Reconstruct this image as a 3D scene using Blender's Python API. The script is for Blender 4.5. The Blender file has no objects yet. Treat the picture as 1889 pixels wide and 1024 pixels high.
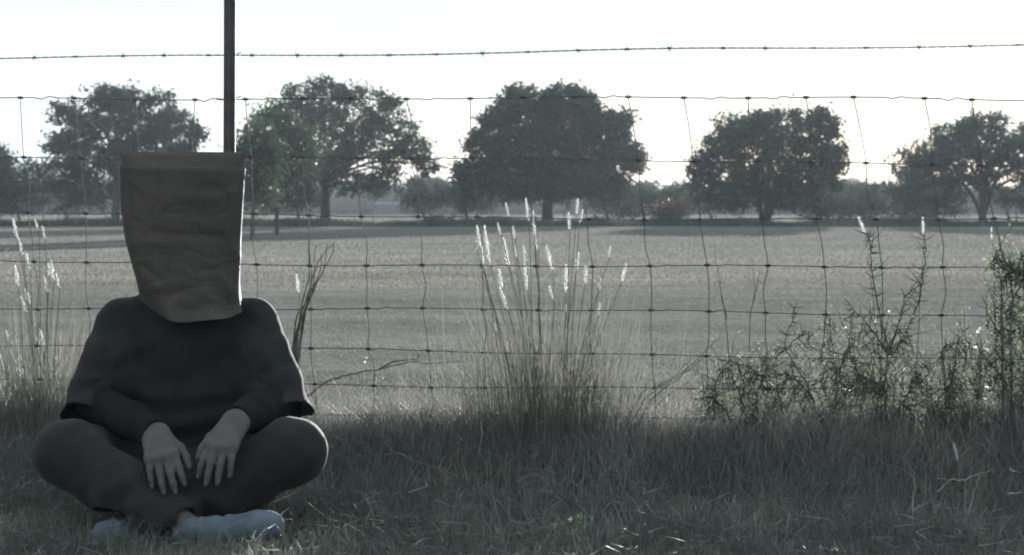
import bpy, math, random
import numpy as np
from mathutils import Vector, Matrix, noise as mnoise

R = math.radians
random.seed(7)
rng = np.random.default_rng(7)
scene = bpy.context.scene
col = scene.collection

# ------------------------------------------------------------------ camera
F = 4050.0            # focal length in photograph pixels
CX, HY = 944.5, 385.0  # principal column, horizon row
CZ = 0.735            # lens height above the verge
cam_d = bpy.data.cameras.new('camera')
cam = bpy.data.objects.new('camera', cam_d)
col.objects.link(cam)
cam.location = (0, 0, CZ)
cam.rotation_euler = (R(90), 0, 0)
cam_d.sensor_width = 36.0
cam_d.lens = F / 1889.0 * 36.0
cam_d.shift_y = -(512.0 - HY) / 1889.0
cam_d.clip_start = 0.1
cam_d.clip_end = 9000
cam_d.dof.use_dof = True
cam_d.dof.focus_distance = 5.5
cam_d.dof.aperture_fstop = 13.0
scene.camera = cam

# ------------------------------------------------------------------ light
SUN_EL, SUN_AZ = R(7.4), R(10.5)     # azimuth: clockwise from +Y
world = bpy.data.worlds.new('World')
scene.world = world
world.use_nodes = True
wn, wl = world.node_tree.nodes, world.node_tree.links
wn.clear()
w_out = wn.new('ShaderNodeOutputWorld')
w_bg = wn.new('ShaderNodeBackground')
w_sky = wn.new('ShaderNodeTexSky')
w_sky.sky_type = 'NISHITA'
w_sky.sun_disc = False
w_sky.sun_elevation = SUN_EL
w_sky.sun_rotation = SUN_AZ
w_sky.altitude = 200
w_sky.air_density = 1.0
w_sky.dust_density = 0.6
w_sky.ozone_density = 2.0
# thin high cloud over the whole sky: a pale veil with soft streaks
w_tc = wn.new('ShaderNodeTexCoord')
w_map = wn.new('ShaderNodeMapping')
w_map.inputs['Scale'].default_value = (1.5, 1.5, 9.0)
w_no = wn.new('ShaderNodeTexNoise')
w_no.inputs['Scale'].default_value = 2.2
w_no.inputs['Detail'].default_value = 5
w_rmp = wn.new('ShaderNodeMapRange')
w_rmp.inputs['From Min'].default_value = 0.35
w_rmp.inputs['From Max'].default_value = 0.62
w_rmp.inputs['To Min'].default_value = 0.87
w_rmp.inputs['To Max'].default_value = 0.97
w_mix = wn.new('ShaderNodeMix')
w_mix.data_type = 'RGBA'
w_mix.inputs[7].default_value = (3.65, 4.4, 4.75, 1)      # veil radiance in the sky texture's units
wl.new(w_tc.outputs['Generated'], w_map.inputs['Vector'])
wl.new(w_map.outputs['Vector'], w_no.inputs['Vector'])
wl.new(w_no.outputs['Fac'], w_rmp.inputs['Value'])
wl.new(w_rmp.outputs['Result'], w_mix.inputs[0])
wl.new(w_sky.outputs['Color'], w_mix.inputs[6])
wl.new(w_mix.outputs[2], w_bg.inputs['Color'])
w_bg.inputs['Strength'].default_value = 0.05
wl.new(w_bg.outputs['Background'], w_out.inputs['Surface'])

sun_d = bpy.data.lights.new('sun', 'SUN')
sun_d.energy = 5.0
sun_d.angle = R(0.5)
sun_d.color = (1.0, 0.985, 0.965)
sun = bpy.data.objects.new('sun', sun_d)
col.objects.link(sun)
sdir = Vector((math.sin(SUN_AZ) * math.cos(SUN_EL), math.cos(SUN_AZ) * math.cos(SUN_EL), math.sin(SUN_EL)))
sun.rotation_euler = sdir.to_track_quat('Z', 'Y').to_euler()
sun.location = (10, 30, 20)

scene.view_settings.view_transform = 'Standard'
scene.view_settings.look = 'None'
scene.view_settings.gamma = 1.0
scene.view_settings.use_curve_mapping = False
scene.view_settings.exposure = 2.25
scene.render.engine = 'CYCLES'
scene.cycles.use_denoising = True
scene.cycles.max_bounces = 6
scene.cycles.diffuse_bounces = 3
scene.cycles.glossy_bounces = 2
scene.cycles.transmission_bounces = 4
scene.cycles.transparent_max_bounces = 8
scene.cycles.volume_bounces = 0
scene.cycles.filter_width = 1.9
scene.cycles.caustics_reflective = False
scene.cycles.caustics_refractive = False


# ------------------------------------------------------------------ helpers
def P(px, py, Y):
    """World point seen at photograph pixel (px, py) at distance Y."""
    return np.array(((px - CX) / F * Y, Y, CZ + (HY - py) / F * Y))


def sstep(a, b, x):
    t = np.clip((x - a) / (b - a), 0, 1)
    return t * t * (3 - 2 * t)


def fence_y(x):
    return 6.0 - 0.165 * np.clip(x, -12, 12)


def gz(x, y):
    """Ground height: flat verge, a low bank under the fence, field falling gently away."""
    x = np.asarray(x, float); y = np.asarray(y, float)
    s = y - fence_y(x)
    bank = 0.115 * sstep(-0.55, 0.05, s)
    fall = -0.28 * np.clip((y - 6.2) / 44.0, 0, 1) * (s > 0)
    bump = 0.012 * np.sin(x * 3.1 + y * 1.7) * np.cos(y * 2.3 - x * 1.3) * np.exp(-np.maximum(y - 6, 0) / 25)
    roll = 0.015 * np.sin(x * 0.07 + 1.0) * np.sin(y * 0.11) * sstep(15, 40, y) * (1 - sstep(90, 120, y))
    return bank + fall + bump + roll


def make_mesh(name, V, Fc, mat=None, smooth=False, loops=None):
    me = bpy.data.meshes.new(name)
    V = np.asarray(V, np.float32)
    if isinstance(Fc, np.ndarray):
        n, k = Fc.shape
        me.vertices.add(len(V)); me.vertices.foreach_set('co', V.ravel())
        me.loops.add(n * k); me.loops.foreach_set('vertex_index', Fc.astype(np.int32).ravel())
        me.polygons.add(n)
        me.polygons.foreach_set('loop_start', np.arange(0, n * k, k, dtype=np.int32))
        me.update(calc_edges=True)
    else:
        me.from_pydata([tuple(map(float, v)) for v in V], [], Fc)
        me.update()
    if smooth:
        me.polygons.foreach_set('use_smooth', np.ones(len(me.polygons), bool))
    if mat is not None:
        me.materials.append(mat)
    return me


def obj(name, me, parent=None, **props):
    o = bpy.data.objects.new(name, me)
    col.objects.link(o)
    if parent is not None:
        o.parent = parent
        o.matrix_parent_inverse = Matrix.Translation(-parent.location) if parent.type == 'EMPTY' else Matrix()
    for k, v in props.items():
        o[k] = v
    return o


def thing(name, label, category, loc, group=None):
    o = bpy.data.objects.new(name, None)
    o.empty_display_size = 0.1
    col.objects.link(o)
    o.location = [float(c) for c in loc]
    o['label'] = label
    o['category'] = category
    if group:
        o['group'] = group
    return o


class MB:
    """Collects polygons for one mesh."""
    def __init__(self):
        self.v = []; self.f = []

    def add(self, V, Fc):
        b = len(self.v)
        self.v.extend([tuple(map(float, p)) for p in V])
        self.f.extend([tuple(i + b for i in f) for f in Fc])

    def box(self, lo, hi):
        x0, y0, z0 = lo; x1, y1, z1 = hi
        V = [(x0, y0, z0), (x1, y0, z0), (x1, y1, z0), (x0, y1, z0), (x0, y0, z1), (x1, y0, z1), (x1, y1, z1), (x0, y1, z1)]
        self.add(V, [(0, 3, 2, 1), (4, 5, 6, 7), (0, 1, 5, 4), (1, 2, 6, 5), (2, 3, 7, 6), (3, 0, 4, 7)])

    def tube(self, pts, radii, sides=6, cap=True):
        pts = [np.asarray(p, float) for p in pts]
        n = len(pts)
        if np.isscalar(radii):
            radii = [radii] * n
        V = []
        t0 = pts[1] - pts[0]
        ref = np.array((0, 0, 1.0)) if abs(t0[2]) < 0.8 * np.linalg.norm(t0) else np.array((1.0, 0, 0))
        for i in range(n):
            t = pts[min(i + 1, n - 1)] - pts[max(i - 1, 0)]
            t = t / (np.linalg.norm(t) + 1e-12)
            a = np.cross(ref, t); a /= (np.linalg.norm(a) + 1e-12)
            b = np.cross(t, a)
            for k in range(sides):
                th = 2 * math.pi * k / sides
                V.append(pts[i] + radii[i] * (math.cos(th) * a + math.sin(th) * b))
        Fc = []
        for i in range(n - 1):
            for k in range(sides):
                k2 = (k + 1) % sides
                Fc.append((i * sides + k, i * sides + k2, (i + 1) * sides + k2, (i + 1) * sides + k))
        if cap:
            Fc.append(tuple(reversed(range(sides))))
            Fc.append(tuple((n - 1) * sides + k for k in range(sides)))
        self.add(V, Fc)

    def mesh(self, name, mat, smooth=False):
        return make_mesh(name, self.v, self.f, mat, smooth)


def spline(ctrl, n):
    """Catmull-Rom through control points."""
    c = np.asarray(ctrl, float)
    c = np.vstack((2 * c[0] - c[1], c, 2 * c[-1] - c[-2]))
    out = []
    m = len(c) - 3
    for u in np.linspace(0, m - 1e-6, n):
        i = int(u); t = u - i
        p0, p1, p2, p3 = c[i:i + 4]
        out.append(0.5 * (2 * p1 + (p2 - p0) * t + (2 * p0 - 5 * p1 + 4 * p2 - p3) * t * t + (3 * p1 - p0 - 3 * p2 + p3) * t ** 3))
    return np.array(out)


# ------------------------------------------------------------------ materials
def nt(name):
    m = bpy.data.materials.new(name)
    m.use_nodes = True
    n, l = m.node_tree.nodes, m.node_tree.links
    n.clear()
    out = n.new('ShaderNodeOutputMaterial')
    return m, n, l, out


def ramp(n, stops):
    r = n.new('ShaderNodeValToRGB')
    e = r.color_ramp.elements
    while len(e) < len(stops):
        e.new(0.5)
    for k, (p, c) in enumerate(stops):
        e[k].position = p
        e[k].color = (*c, 1)
    return r


def leaf_mat(name, stops, transl=0.35, rough=0.6, noise_scale=None, spec=0.3):
    """Foliage: colour varies from blade to blade (and softly through the mass); light passes through."""
    m, n, l, out = nt(name)
    geo = n.new('ShaderNodeNewGeometry')
    r = ramp(n, stops)
    if noise_scale:
        tc = n.new('ShaderNodeTexCoord')
        no = n.new('ShaderNodeTexNoise'); no.inputs['Scale'].default_value = noise_scale; no.inputs['Detail'].default_value = 3
        l.new(tc.outputs['Object'], no.inputs['Vector'])
        mx = n.new('ShaderNodeMath'); mx.operation = 'MULTIPLY_ADD'
        mx.inputs[1].default_value = 0.45
        sub = n.new('ShaderNodeMath'); sub.operation = 'MULTIPLY_ADD'; sub.inputs[1].default_value = 1.6; sub.inputs[2].default_value = -0.52
        l.new(no.outputs['Fac'], sub.inputs[0])
        l.new(geo.outputs['Random Per Island'], mx.inputs[0])
        l.new(sub.outputs[0], mx.inputs[2])
        l.new(mx.outputs[0], r.inputs['Fac'])
    else:
        l.new(geo.outputs['Random Per Island'], r.inputs['Fac'])
    b = n.new('ShaderNodeBsdfPrincipled')
    b.inputs['Roughness'].default_value = rough
    b.inputs['Specular IOR Level'].default_value = spec
    t = n.new('ShaderNodeBsdfTranslucent')
    mix = n.new('ShaderNodeMixShader'); mix.inputs['Fac'].default_value = transl
    l.new(r.outputs['Color'], b.inputs['Base Color'])
    l.new(r.outputs['Color'], t.inputs['Color'])
    l.new(b.outputs['BSDF'], mix.inputs[1]); l.new(t.outputs['BSDF'], mix.inputs[2])
    l.new(mix.outputs['Shader'], out.inputs['Surface'])
    return m


def noisy_mat(name, c1, c2, scale=20, detail=6, rough=0.8, bump=0.0, bscale=None, stretch=None, spec=0.3, metallic=0.0, sheen=0.0):
    m, n, l, out = nt(name)
    tc = n.new('ShaderNodeTexCoord')
    mp = n.new('ShaderNodeMapping')
    if stretch:
        mp.inputs['Scale'].default_value = stretch
    l.new(tc.outputs['Object'], mp.inputs['Vector'])
    no = n.new('ShaderNodeTexNoise'); no.inputs['Scale'].default_value = scale; no.inputs['Detail'].default_value = detail
    l.new(mp.outputs['Vector'], no.inputs['Vector'])
    r = ramp(n, [(0.32, c1), (0.68, c2)])
    l.new(no.outputs['Fac'], r.inputs['Fac'])
    b = n.new('ShaderNodeBsdfPrincipled')
    b.inputs['Roughness'].default_value = rough
    b.inputs['Specular IOR Level'].default_value = spec
    b.inputs['Metallic'].default_value = metallic
    b.inputs['Sheen Weight'].default_value = sheen
    l.new(r.outputs['Color'], b.inputs['Base Color'])
    if bump:
        n2 = n.new('ShaderNodeTexNoise'); n2.inputs['Scale'].default_value = bscale or scale * 3; n2.inputs['Detail'].default_value = 5
        l.new(mp.outputs['Vector'], n2.inputs['Vector'])
        bp = n.new('ShaderNodeBump'); bp.inputs['Strength'].default_value = bump; bp.inputs['Distance'].default_value = 0.01
        l.new(n2.outputs['Fac'], bp.inputs['Height'])
        l.new(bp.outputs['Normal'], b.inputs['Normal'])
    l.new(b.outputs['BSDF'], out.inputs['Surface'])
    return m


M = {}
M['oak'] = leaf_mat('oak_leaves', [(0.1, (0.018, 0.032, 0.025)), (0.5, (0.029, 0.050, 0.038)), (0.9, (0.046, 0.070, 0.052))], 0.14, 0.8, 0.55, 0.0)
M['young'] = leaf_mat('young_tree_leaves', [(0.1, (0.030, 0.050, 0.036)), (0.6, (0.050, 0.076, 0.052)), (0.95, (0.09, 0.112, 0.075))], 0.18, 0.7, 0.6, 0.1)
M['brush'] = leaf_mat('brush_leaves', [(0.1, (0.022, 0.036, 0.029)), (0.6, (0.040, 0.058, 0.044)), (0.95, (0.066, 0.082, 0.062))], 0.16, 0.8, 0.7, 0.0)
M['russet'] = leaf_mat('russet_leaves', [(0.1, (0.045, 0.045, 0.036)), (0.6, (0.075, 0.062, 0.05)), (0.95, (0.105, 0.08, 0.064))], 0.25, 0.6, 0.7)
M['bark'] = noisy_mat('bark', (0.032, 0.030, 0.028), (0.065, 0.06, 0.056), 6, 6, 0.9, 0.5, 14, (1, 1, 0.3))
M['verge'] = leaf_mat('verge_grass_blades', [(0.0, (0.070, 0.090, 0.080)), (0.5, (0.108, 0.128, 0.110)), (0.72, (0.16, 0.162, 0.14)), (0.9, (0.27, 0.255, 0.215))], 0.3, 0.6, 2.2)
M['bankg'] = leaf_mat('bank_grass_blades', [(0.0, (0.105, 0.105, 0.104)), (0.45, (0.165, 0.162, 0.152)), (0.8, (0.245, 0.235, 0.212)), (1.0, (0.34, 0.325, 0.29))], 0.35, 0.6, 2.5)
M['fieldg'] = leaf_mat('field_stubble_blades', [(0.0, (0.076, 0.077, 0.068)), (0.5, (0.107, 0.105, 0.095)), (1.0, (0.148, 0.143, 0.130))], 0.5, 0.8, 0.35, 0.05)
M['blue'] = leaf_mat('bluestem_blades', [(0.0, (0.085, 0.098, 0.082)), (0.5, (0.130, 0.138, 0.114)), (0.8, (0.150, 0.144, 0.118)), (1.0, (0.175, 0.152, 0.126))], 0.36, 0.6)
M['stem'] = noisy_mat('dry_stem', (0.09, 0.085, 0.065), (0.20, 0.18, 0.14), 30, 4, 0.7)
M['darkstem'] = noisy_mat('dark_stem', (0.05, 0.048, 0.046), (0.11, 0.10, 0.09), 30, 4, 0.75)
M['straw'] = noisy_mat('pale_straw', (0.26, 0.25, 0.21), (0.45, 0.42, 0.36), 40, 4, 0.7)
M['fluff'] = leaf_mat('seed_fluff', [(0.0, (0.50, 0.50, 0.49)), (1.0, (0.80, 0.80, 0.79))], 0.5, 0.8)
M['shrubleaf'] = leaf_mat('shrub_leaves', [(0.0, (0.075, 0.098, 0.075)), (0.6, (0.135, 0.162, 0.115)), (0.9, (0.16, 0.18, 0.12)), (1.0, (0.24, 0.235, 0.18))], 0.42, 0.8, None, 0.0)
M['herb'] = leaf_mat('herb_leaves', [(0.0, (0.10, 0.16, 0.07)), (1.0, (0.20, 0.27, 0.11))], 0.4, 0.5)
M['petal'] = leaf_mat('white_petals', [(0.0, (0.75, 0.76, 0.74)), (1.0, (0.85, 0.85, 0.83))], 0.4, 0.6)
M['wire'] = noisy_mat('weathered_wire', (0.045, 0.043, 0.042), (0.095, 0.09, 0.085), 60, 4, 0.85, spec=0.1)
M['post'] = noisy_mat('painted_steel', (0.045, 0.042, 0.040), (0.085, 0.075, 0.068), 25, 5, 0.6, 0.15, 90, spec=0.4)
M['shirt'] = noisy_mat('shirt_cotton', (0.020, 0.021, 0.022), (0.027, 0.028, 0.0295), 18, 6, 0.95, 0.25, 700, sheen=0.03, spec=0.08)
M['undershirt'] = noisy_mat('undershirt_knit', (0.012, 0.0122, 0.013), (0.017, 0.0172, 0.018), 18, 6, 0.95, 0.2, 700, spec=0.06)
M['trouser'] = noisy_mat('trouser_cloth', (0.022, 0.0215, 0.022), (0.029, 0.028, 0.028), 14, 6, 0.9, 0.3, 600, sheen=0.06, spec=0.1)
M['sock'] = noisy_mat('sock_knit', (0.085, 0.105, 0.13), (0.13, 0.155, 0.185), 22, 5, 0.95, 0.4, 500, spec=0.1)
M['skin'] = noisy_mat('skin', (0.068, 0.060, 0.060), (0.092, 0.080, 0.079), 35, 5, 0.6, 0.12, 260)
M['nail'] = noisy_mat('finger_nail', (0.09, 0.078, 0.077), (0.105, 0.09, 0.088), 40, 3, 0.4)
M['shed'] = noisy_mat('painted_boards', (0.05, 0.065, 0.10), (0.075, 0.09, 0.13), 3, 4, 0.8)


def kraft():
    m, n, l, out = nt('kraft_paper')
    tc = n.new('ShaderNodeTexCoord')
    no = n.new('ShaderNodeTexNoise'); no.inputs['Scale'].default_value = 9; no.inputs['Detail'].default_value = 8
    fi = n.new('ShaderNodeTexNoise'); fi.inputs['Scale'].default_value = 160; fi.inputs['Detail'].default_value = 3
    mp = n.new('ShaderNodeMapping'); mp.inputs['Scale'].default_value = (1, 1, 0.12)
    l.new(tc.outputs['Object'], no.inputs['Vector'])
    l.new(tc.outputs['Object'], mp.inputs['Vector']); l.new(mp.outputs['Vector'], fi.inputs['Vector'])
    r = ramp(n, [(0.3, (0.050, 0.042, 0.037)), (0.7, (0.084, 0.071, 0.062))])
    ad = n.new('ShaderNodeMath'); ad.operation = 'MULTIPLY_ADD'; ad.inputs[1].default_value = 0.35
    sc_ = n.new('ShaderNodeMath'); sc_.operation = 'MULTIPLY'; sc_.inputs[1].default_value = 0.7
    l.new(no.outputs['Fac'], sc_.inputs[0])
    l.new(fi.outputs['Fac'], ad.inputs[0]); l.new(sc_.outputs[0], ad.inputs[2])
    l.new(ad.outputs[0], r.inputs['Fac'])
    # crumple: sharp creases
    vo = n.new('ShaderNodeTexVoronoi'); vo.feature = 'DISTANCE_TO_EDGE'; vo.inputs['Scale'].default_value = 11
    wn_ = n.new('ShaderNodeTexNoise'); wn_.inputs['Scale'].default_value = 6; wn_.inputs['Detail'].default_value = 3
    mxv = n.new('ShaderNodeMix'); mxv.data_type = 'VECTOR'; mxv.inputs[0].default_value = 0.25
    l.new(tc.outputs['Object'], wn_.inputs['Vector'])
    l.new(tc.outputs['Object'], mxv.inputs[4]); l.new(wn_.outputs['Color'], mxv.inputs[5])
    l.new(mxv.outputs[1], vo.inputs['Vector'])
    pw = n.new('ShaderNodeMath'); pw.operation = 'MINIMUM'; pw.inputs[1].default_value = 0.10
    l.new(vo.outputs['Distance'], pw.inputs[0])
    bp = n.new('ShaderNodeBump'); bp.inputs['Strength'].default_value = 0.5; bp.inputs['Distance'].default_value = 0.03
    l.new(pw.outputs[0], bp.inputs['Height'])
    bp2 = n.new('ShaderNodeBump'); bp2.inputs['Strength'].default_value = 0.25; bp2.inputs['Distance'].default_value = 0.01
    l.new(no.outputs['Fac'], bp2.inputs['Height']); l.new(bp.outputs['Normal'], bp2.inputs['Normal'])
    b = n.new('ShaderNodeBsdfPrincipled'); b.inputs['Roughness'].default_value = 0.75; b.inputs['Specular IOR Level'].default_value = 0.25
    l.new(r.outputs['Color'], b.inputs['Base Color']); l.new(bp2.outputs['Normal'], b.inputs['Normal'])
    t = n.new('ShaderNodeBsdfTranslucent'); t.inputs['Color'].default_value = (0.10, 0.075, 0.055, 1)
    mix = n.new('ShaderNodeMixShader'); mix.inputs['Fac'].default_value = 0.10
    l.new(b.outputs['BSDF'], mix.inputs[1]); l.new(t.outputs['BSDF'], mix.inputs[2])
    l.new(mix.outputs['Shader'], out.inputs['Surface'])
    return m


M['kraft'] = kraft()


def ground_mat():
    m, n, l, out = nt('grassland')
    geo = n.new('ShaderNodeNewGeometry')
    sx = n.new('ShaderNodeSeparateXYZ'); l.new(geo.outputs['Position'], sx.inputs[0])
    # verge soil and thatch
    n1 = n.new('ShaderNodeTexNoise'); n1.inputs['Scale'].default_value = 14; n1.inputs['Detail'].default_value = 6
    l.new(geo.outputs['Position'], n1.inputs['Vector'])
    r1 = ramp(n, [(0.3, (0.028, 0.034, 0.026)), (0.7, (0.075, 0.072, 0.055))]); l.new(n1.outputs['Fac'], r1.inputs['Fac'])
    # mown dry field: patchy, with mowing streaks running across
    mp = n.new('ShaderNodeMapping'); mp.inputs['Scale'].default_value = (0.22, 1.0, 1.0)
    l.new(geo.outputs['Position'], mp.inputs['Vector'])
    n2 = n.new('ShaderNodeTexNoise'); n2.inputs['Scale'].default_value = 0.35; n2.inputs['Detail'].default_value = 9; n2.inputs['Roughness'].default_value = 0.65
    l.new(mp.outputs['Vector'], n2.inputs['Vector'])
    n3 = n.new('ShaderNodeTexNoise'); n3.inputs['Scale'].default_value = 7; n3.inputs['Detail'].default_value = 7; n3.inputs['Roughness'].default_value = 0.7
    l.new(geo.outputs['Position'], n3.inputs['Vector'])
    av = n.new('ShaderNodeMath'); av.operation = 'ADD'; l.new(n2.outputs['Fac'], av.inputs[0]); l.new(n3.outputs['Fac'], av.inputs[1])
    hf = n.new('ShaderNodeMath'); hf.operation = 'MULTIPLY'; hf.inputs[1].default_value = 0.5; l.new(av.outputs[0], hf.inputs[0])
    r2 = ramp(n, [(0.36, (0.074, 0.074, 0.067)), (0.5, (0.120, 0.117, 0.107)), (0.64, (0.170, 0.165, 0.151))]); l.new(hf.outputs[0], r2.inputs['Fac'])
    # field begins beyond the fence line y = 6 - 0.165 x
    md = n.new('ShaderNodeMath'); md.operation = 'MULTIPLY_ADD'; md.inputs[1].default_value = 0.165
    l.new(sx.outputs['X'], md.inputs[0]); l.new(sx.outputs['Y'], md.inputs[2])
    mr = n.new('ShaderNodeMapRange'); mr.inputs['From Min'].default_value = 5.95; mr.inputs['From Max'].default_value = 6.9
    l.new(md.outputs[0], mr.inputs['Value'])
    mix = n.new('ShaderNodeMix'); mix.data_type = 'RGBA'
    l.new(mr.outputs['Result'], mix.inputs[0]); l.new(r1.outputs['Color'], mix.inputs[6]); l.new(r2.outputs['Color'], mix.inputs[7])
    bp = n.new('ShaderNodeBump'); bp.inputs['Strength'].default_value = 0.3; bp.inputs['Distance'].default_value = 0.02
    l.new(n3.outputs['Fac'], bp.inputs['Height'])
    b = n.new('ShaderNodeBsdfPrincipled'); b.inputs['Roughness'].default_value = 1.0; b.inputs['Specular IOR Level'].default_value = 0.0
    l.new(mix.outputs[2], b.inputs['Base Color']); l.new(bp.outputs['Normal'], b.inputs['Normal'])
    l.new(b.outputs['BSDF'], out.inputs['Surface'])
    return m


# ------------------------------------------------------------------ ground
def build_ground():
    ys = np.concatenate((np.linspace(-60, 2, 14), np.arange(3, 9, 0.08), 9 * (3000 / 9) ** np.linspace(0, 1, 130)))
    xs_h = np.concatenate((np.arange(0, 4, 0.12), 4 * (2500 / 4) ** np.linspace(0, 1, 60)))
    xs = np.concatenate((-xs_h[:0:-1], xs_h))
    X, Y = np.meshgrid(xs, ys)
    Z = gz(X, Y)
    V = np.stack((X, Y, Z), -1).reshape(-1, 3)
    ny, nx = X.shape
    i = (np.arange(ny - 1)[:, None] * nx + np.arange(nx - 1)[None]).ravel()
    Fc = np.stack((i, i + 1, i + nx + 1, i + nx), 1)
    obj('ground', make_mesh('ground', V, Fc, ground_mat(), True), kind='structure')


build_ground()


# ------------------------------------------------------------------ grass blades
def blades(base, height, width, lean, azim=None, curl=0.5):
    """Vectorised blades of 3 segments: returns V, F (triangles)."""
    n = len(base)
    az = rng.uniform(0, 2 * np.pi, n) if azim is None else azim
    fa = rng.uniform(0, 2 * np.pi, n)
    d = np.stack((np.cos(az), np.sin(az)), 1)
    w = np.stack((np.cos(fa), np.sin(fa)), 1) * width[:, None] * 0.5
    V = np.zeros((n, 7, 3), np.float32)
    for k, t in enumerate((0.0, 0.4, 0.75)):
        off = lean * (t ** (1 + curl)) * height
        c = np.empty((n, 3)); c[:, :2] = base[:, :2] + d * off[:, None]
        c[:, 2] = base[:, 2] + height * t * (1 - 0.25 * lean * t)
        s = (1.0, 0.85, 0.55)[k]
        V[:, 2 * k, :] = c; V[:, 2 * k + 1, :] = c
        V[:, 2 * k, :2] -= w * s; V[:, 2 * k + 1, :2] += w * s
    V[:, 6, :2] = base[:, :2] + d * (lean * height)[:, None]
    V[:, 6, 2] = base[:, 2] + height * (1 - 0.3 * lean)
    f = np.array(((0, 1, 3), (0, 3, 2), (2, 3, 5), (2, 5, 4), (4, 5, 6)))
    Fc = (np.arange(n)[:, None, None] * 7 + f[None]).reshape(-1, 3)
    return V.reshape(-1, 3), Fc


def vnoise(x, y, s, seed=0.0):
    """cheap smooth noise 0..1"""
    a = np.sin(x * s * 1.7 + seed) * np.cos(y * s * 2.1 + seed * 1.3)
    b = np.sin(x * s * 4.1 - y * s * 3.3 + seed * 2.1) * 0.5
    c = np.cos(x * s * 9.7 + y * s * 7.9 + seed) * 0.3
    return np.clip(0.5 + (a + b + c) / 3.2, 0, 1)


def build_grass():
    # verge, short green
    n = 95000
    x = rng.uniform(-2.6, 2.6, n); y = rng.uniform(4.0, 6.0, n)
    s = y - fence_y(x)
    k = s < -0.15
    x, y, s = x[k], y[k], s[k]
    h = rng.uniform(0.012, 0.055, len(x)) * (0.45 + 0.65 * vnoise(x, y, 3.0, 1.0) + 0.55 * vnoise(x, y, 11.0, 2.0)) * (1 + 0.8 * sstep(-0.9, -0.3, s))
    lean = rng.uniform(0.1, 0.9, len(x))
    V, Fc = blades(np.stack((x, y, gz(x, y) - 0.004), 1), h, rng.uniform(0.0012, 0.0034, len(x)), lean)
    obj('verge_grass', make_mesh('verge_grass', V, Fc, M['verge']), kind='stuff')
    # long dry grass standing on the bank along the fence
    n = 52000
    x = rng.uniform(-2.8, 2.8, n)
    s = rng.normal(-0.12, 0.24, n)
    k = (s > -0.75) & (s < 0.35)
    x, s = x[k], s[k]
    y = fence_y(x) + s
    tall = 0.55 + 0.75 * vnoise(x, y * 0.4, 2.6, 3.0)
    right = 1 + 0.5 * sstep(0.3, 1.2, x)
    h = rng.uniform(0.06, 0.165, len(x)) * tall * right * np.exp(-((s + 0.08) / 0.45) ** 2)
    lean = rng.uniform(0.1, 0.95, len(x))
    V, Fc = blades(np.stack((x, y, gz(x, y) - 0.006), 1), h, rng.uniform(0.0012, 0.0034, len(x)), lean)
    obj('bank_grass', make_mesh('bank_grass', V, Fc, M['bankg']), kind='stuff')
    # mown field beyond, blades thin out with distance
    n = 90000
    u = rng.uniform(0, 1, n)
    y = 1.0 / (1 / 6.3 + (1 / 40 - 1 / 6.3) * u ** 1.2)
    half = y * 0.29 + 0.6
    x = rng.uniform(-1, 1, n) * half
    k = y - fence_y(x) > 0.15
    x, y = x[k], y[k]
    h = rng.uniform(0.010, 0.030, len(x)) * (0.6 + 0.8 * vnoise(x, y, 1.3, 5.0)) * (1 + 2.2 * np.exp(-(y - 6.3) / 0.8)) * (1 - .6 * sstep(10, 50, y))
    wd = rng.uniform(0.002, 0.0035, len(x)) * (1 + np.clip((y - 6) / 14, 0, 1.5))
    V, Fc = blades(np.stack((x, y, gz(x, y) - 0.004), 1), h, wd, rng.uniform(0.5, 1.5, len(x)))
    # farther stubble: single slivers, wider with distance
    n = 230000
    u = rng.uniform(0, 1, n)
    y2 = 1.0 / (1 / 16 + (1 / 113 - 1 / 16) * u)
    x2 = rng.uniform(-1, 1, n) * (y2 * 0.29 + 1)
    h2 = rng.uniform(0.012, 0.035, n) * (0.75 + 0.45 * vnoise(x2 * .5, y2, .8, 5.0)) * sstep(14, 24, y2)
    w2 = rng.uniform(.003, .006, n) * (y2 / 14)
    a2 = rng.uniform(0, 2 * np.pi, n)
    z2 = gz(x2, y2) - .003
    T = np.stack((np.stack((x2 - w2 * np.cos(a2), y2 - w2 * np.sin(a2), z2), 1), np.stack((x2 + w2 * np.cos(a2), y2 + w2 * np.sin(a2), z2), 1),
                  np.stack((x2 + rng.normal(0, .012, n), y2 + rng.normal(0, .012, n), z2 + h2), 1)), 1).reshape(-1, 3)
    F2 = np.arange(n * 3).reshape(-1, 3)
    obj('field_grass', make_mesh('field_grass', V, Fc, M['fieldg']), kind='stuff')
    obj('field_stubble', make_mesh('field_stubble', T, F2, M['fieldg']), kind='stuff')


build_grass()


# ------------------------------------------------------------------ trees
def leaf_cards(cent, size, nleaf, spread):
    """cent (n,3) clump centres -> rhombic leaves scattered round each."""
    n = len(cent)
    c = np.repeat(cent, nleaf, 0) + rng.normal(0, 1, (n * nleaf, 3)) * np.repeat(spread, nleaf)[:, None] * np.array((1, 1, 0.75))
    m = len(c)
    a = rng.normal(0, 1, (m, 3)); a /= np.linalg.norm(a, axis=1)[:, None]
    b = np.cross(a, rng.normal(0, 1, (m, 3))); b /= np.linalg.norm(b, axis=1)[:, None]
    L = size * rng.uniform(0.6, 1.3, m)[:, None]
    V = np.stack((c - a * L, c + b * L * 0.42, c + a * L, c - b * L * 0.42), 1).reshape(-1, 3)
    Fc = np.arange(m * 4).reshape(-1, 4)
    return V, Fc


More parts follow.
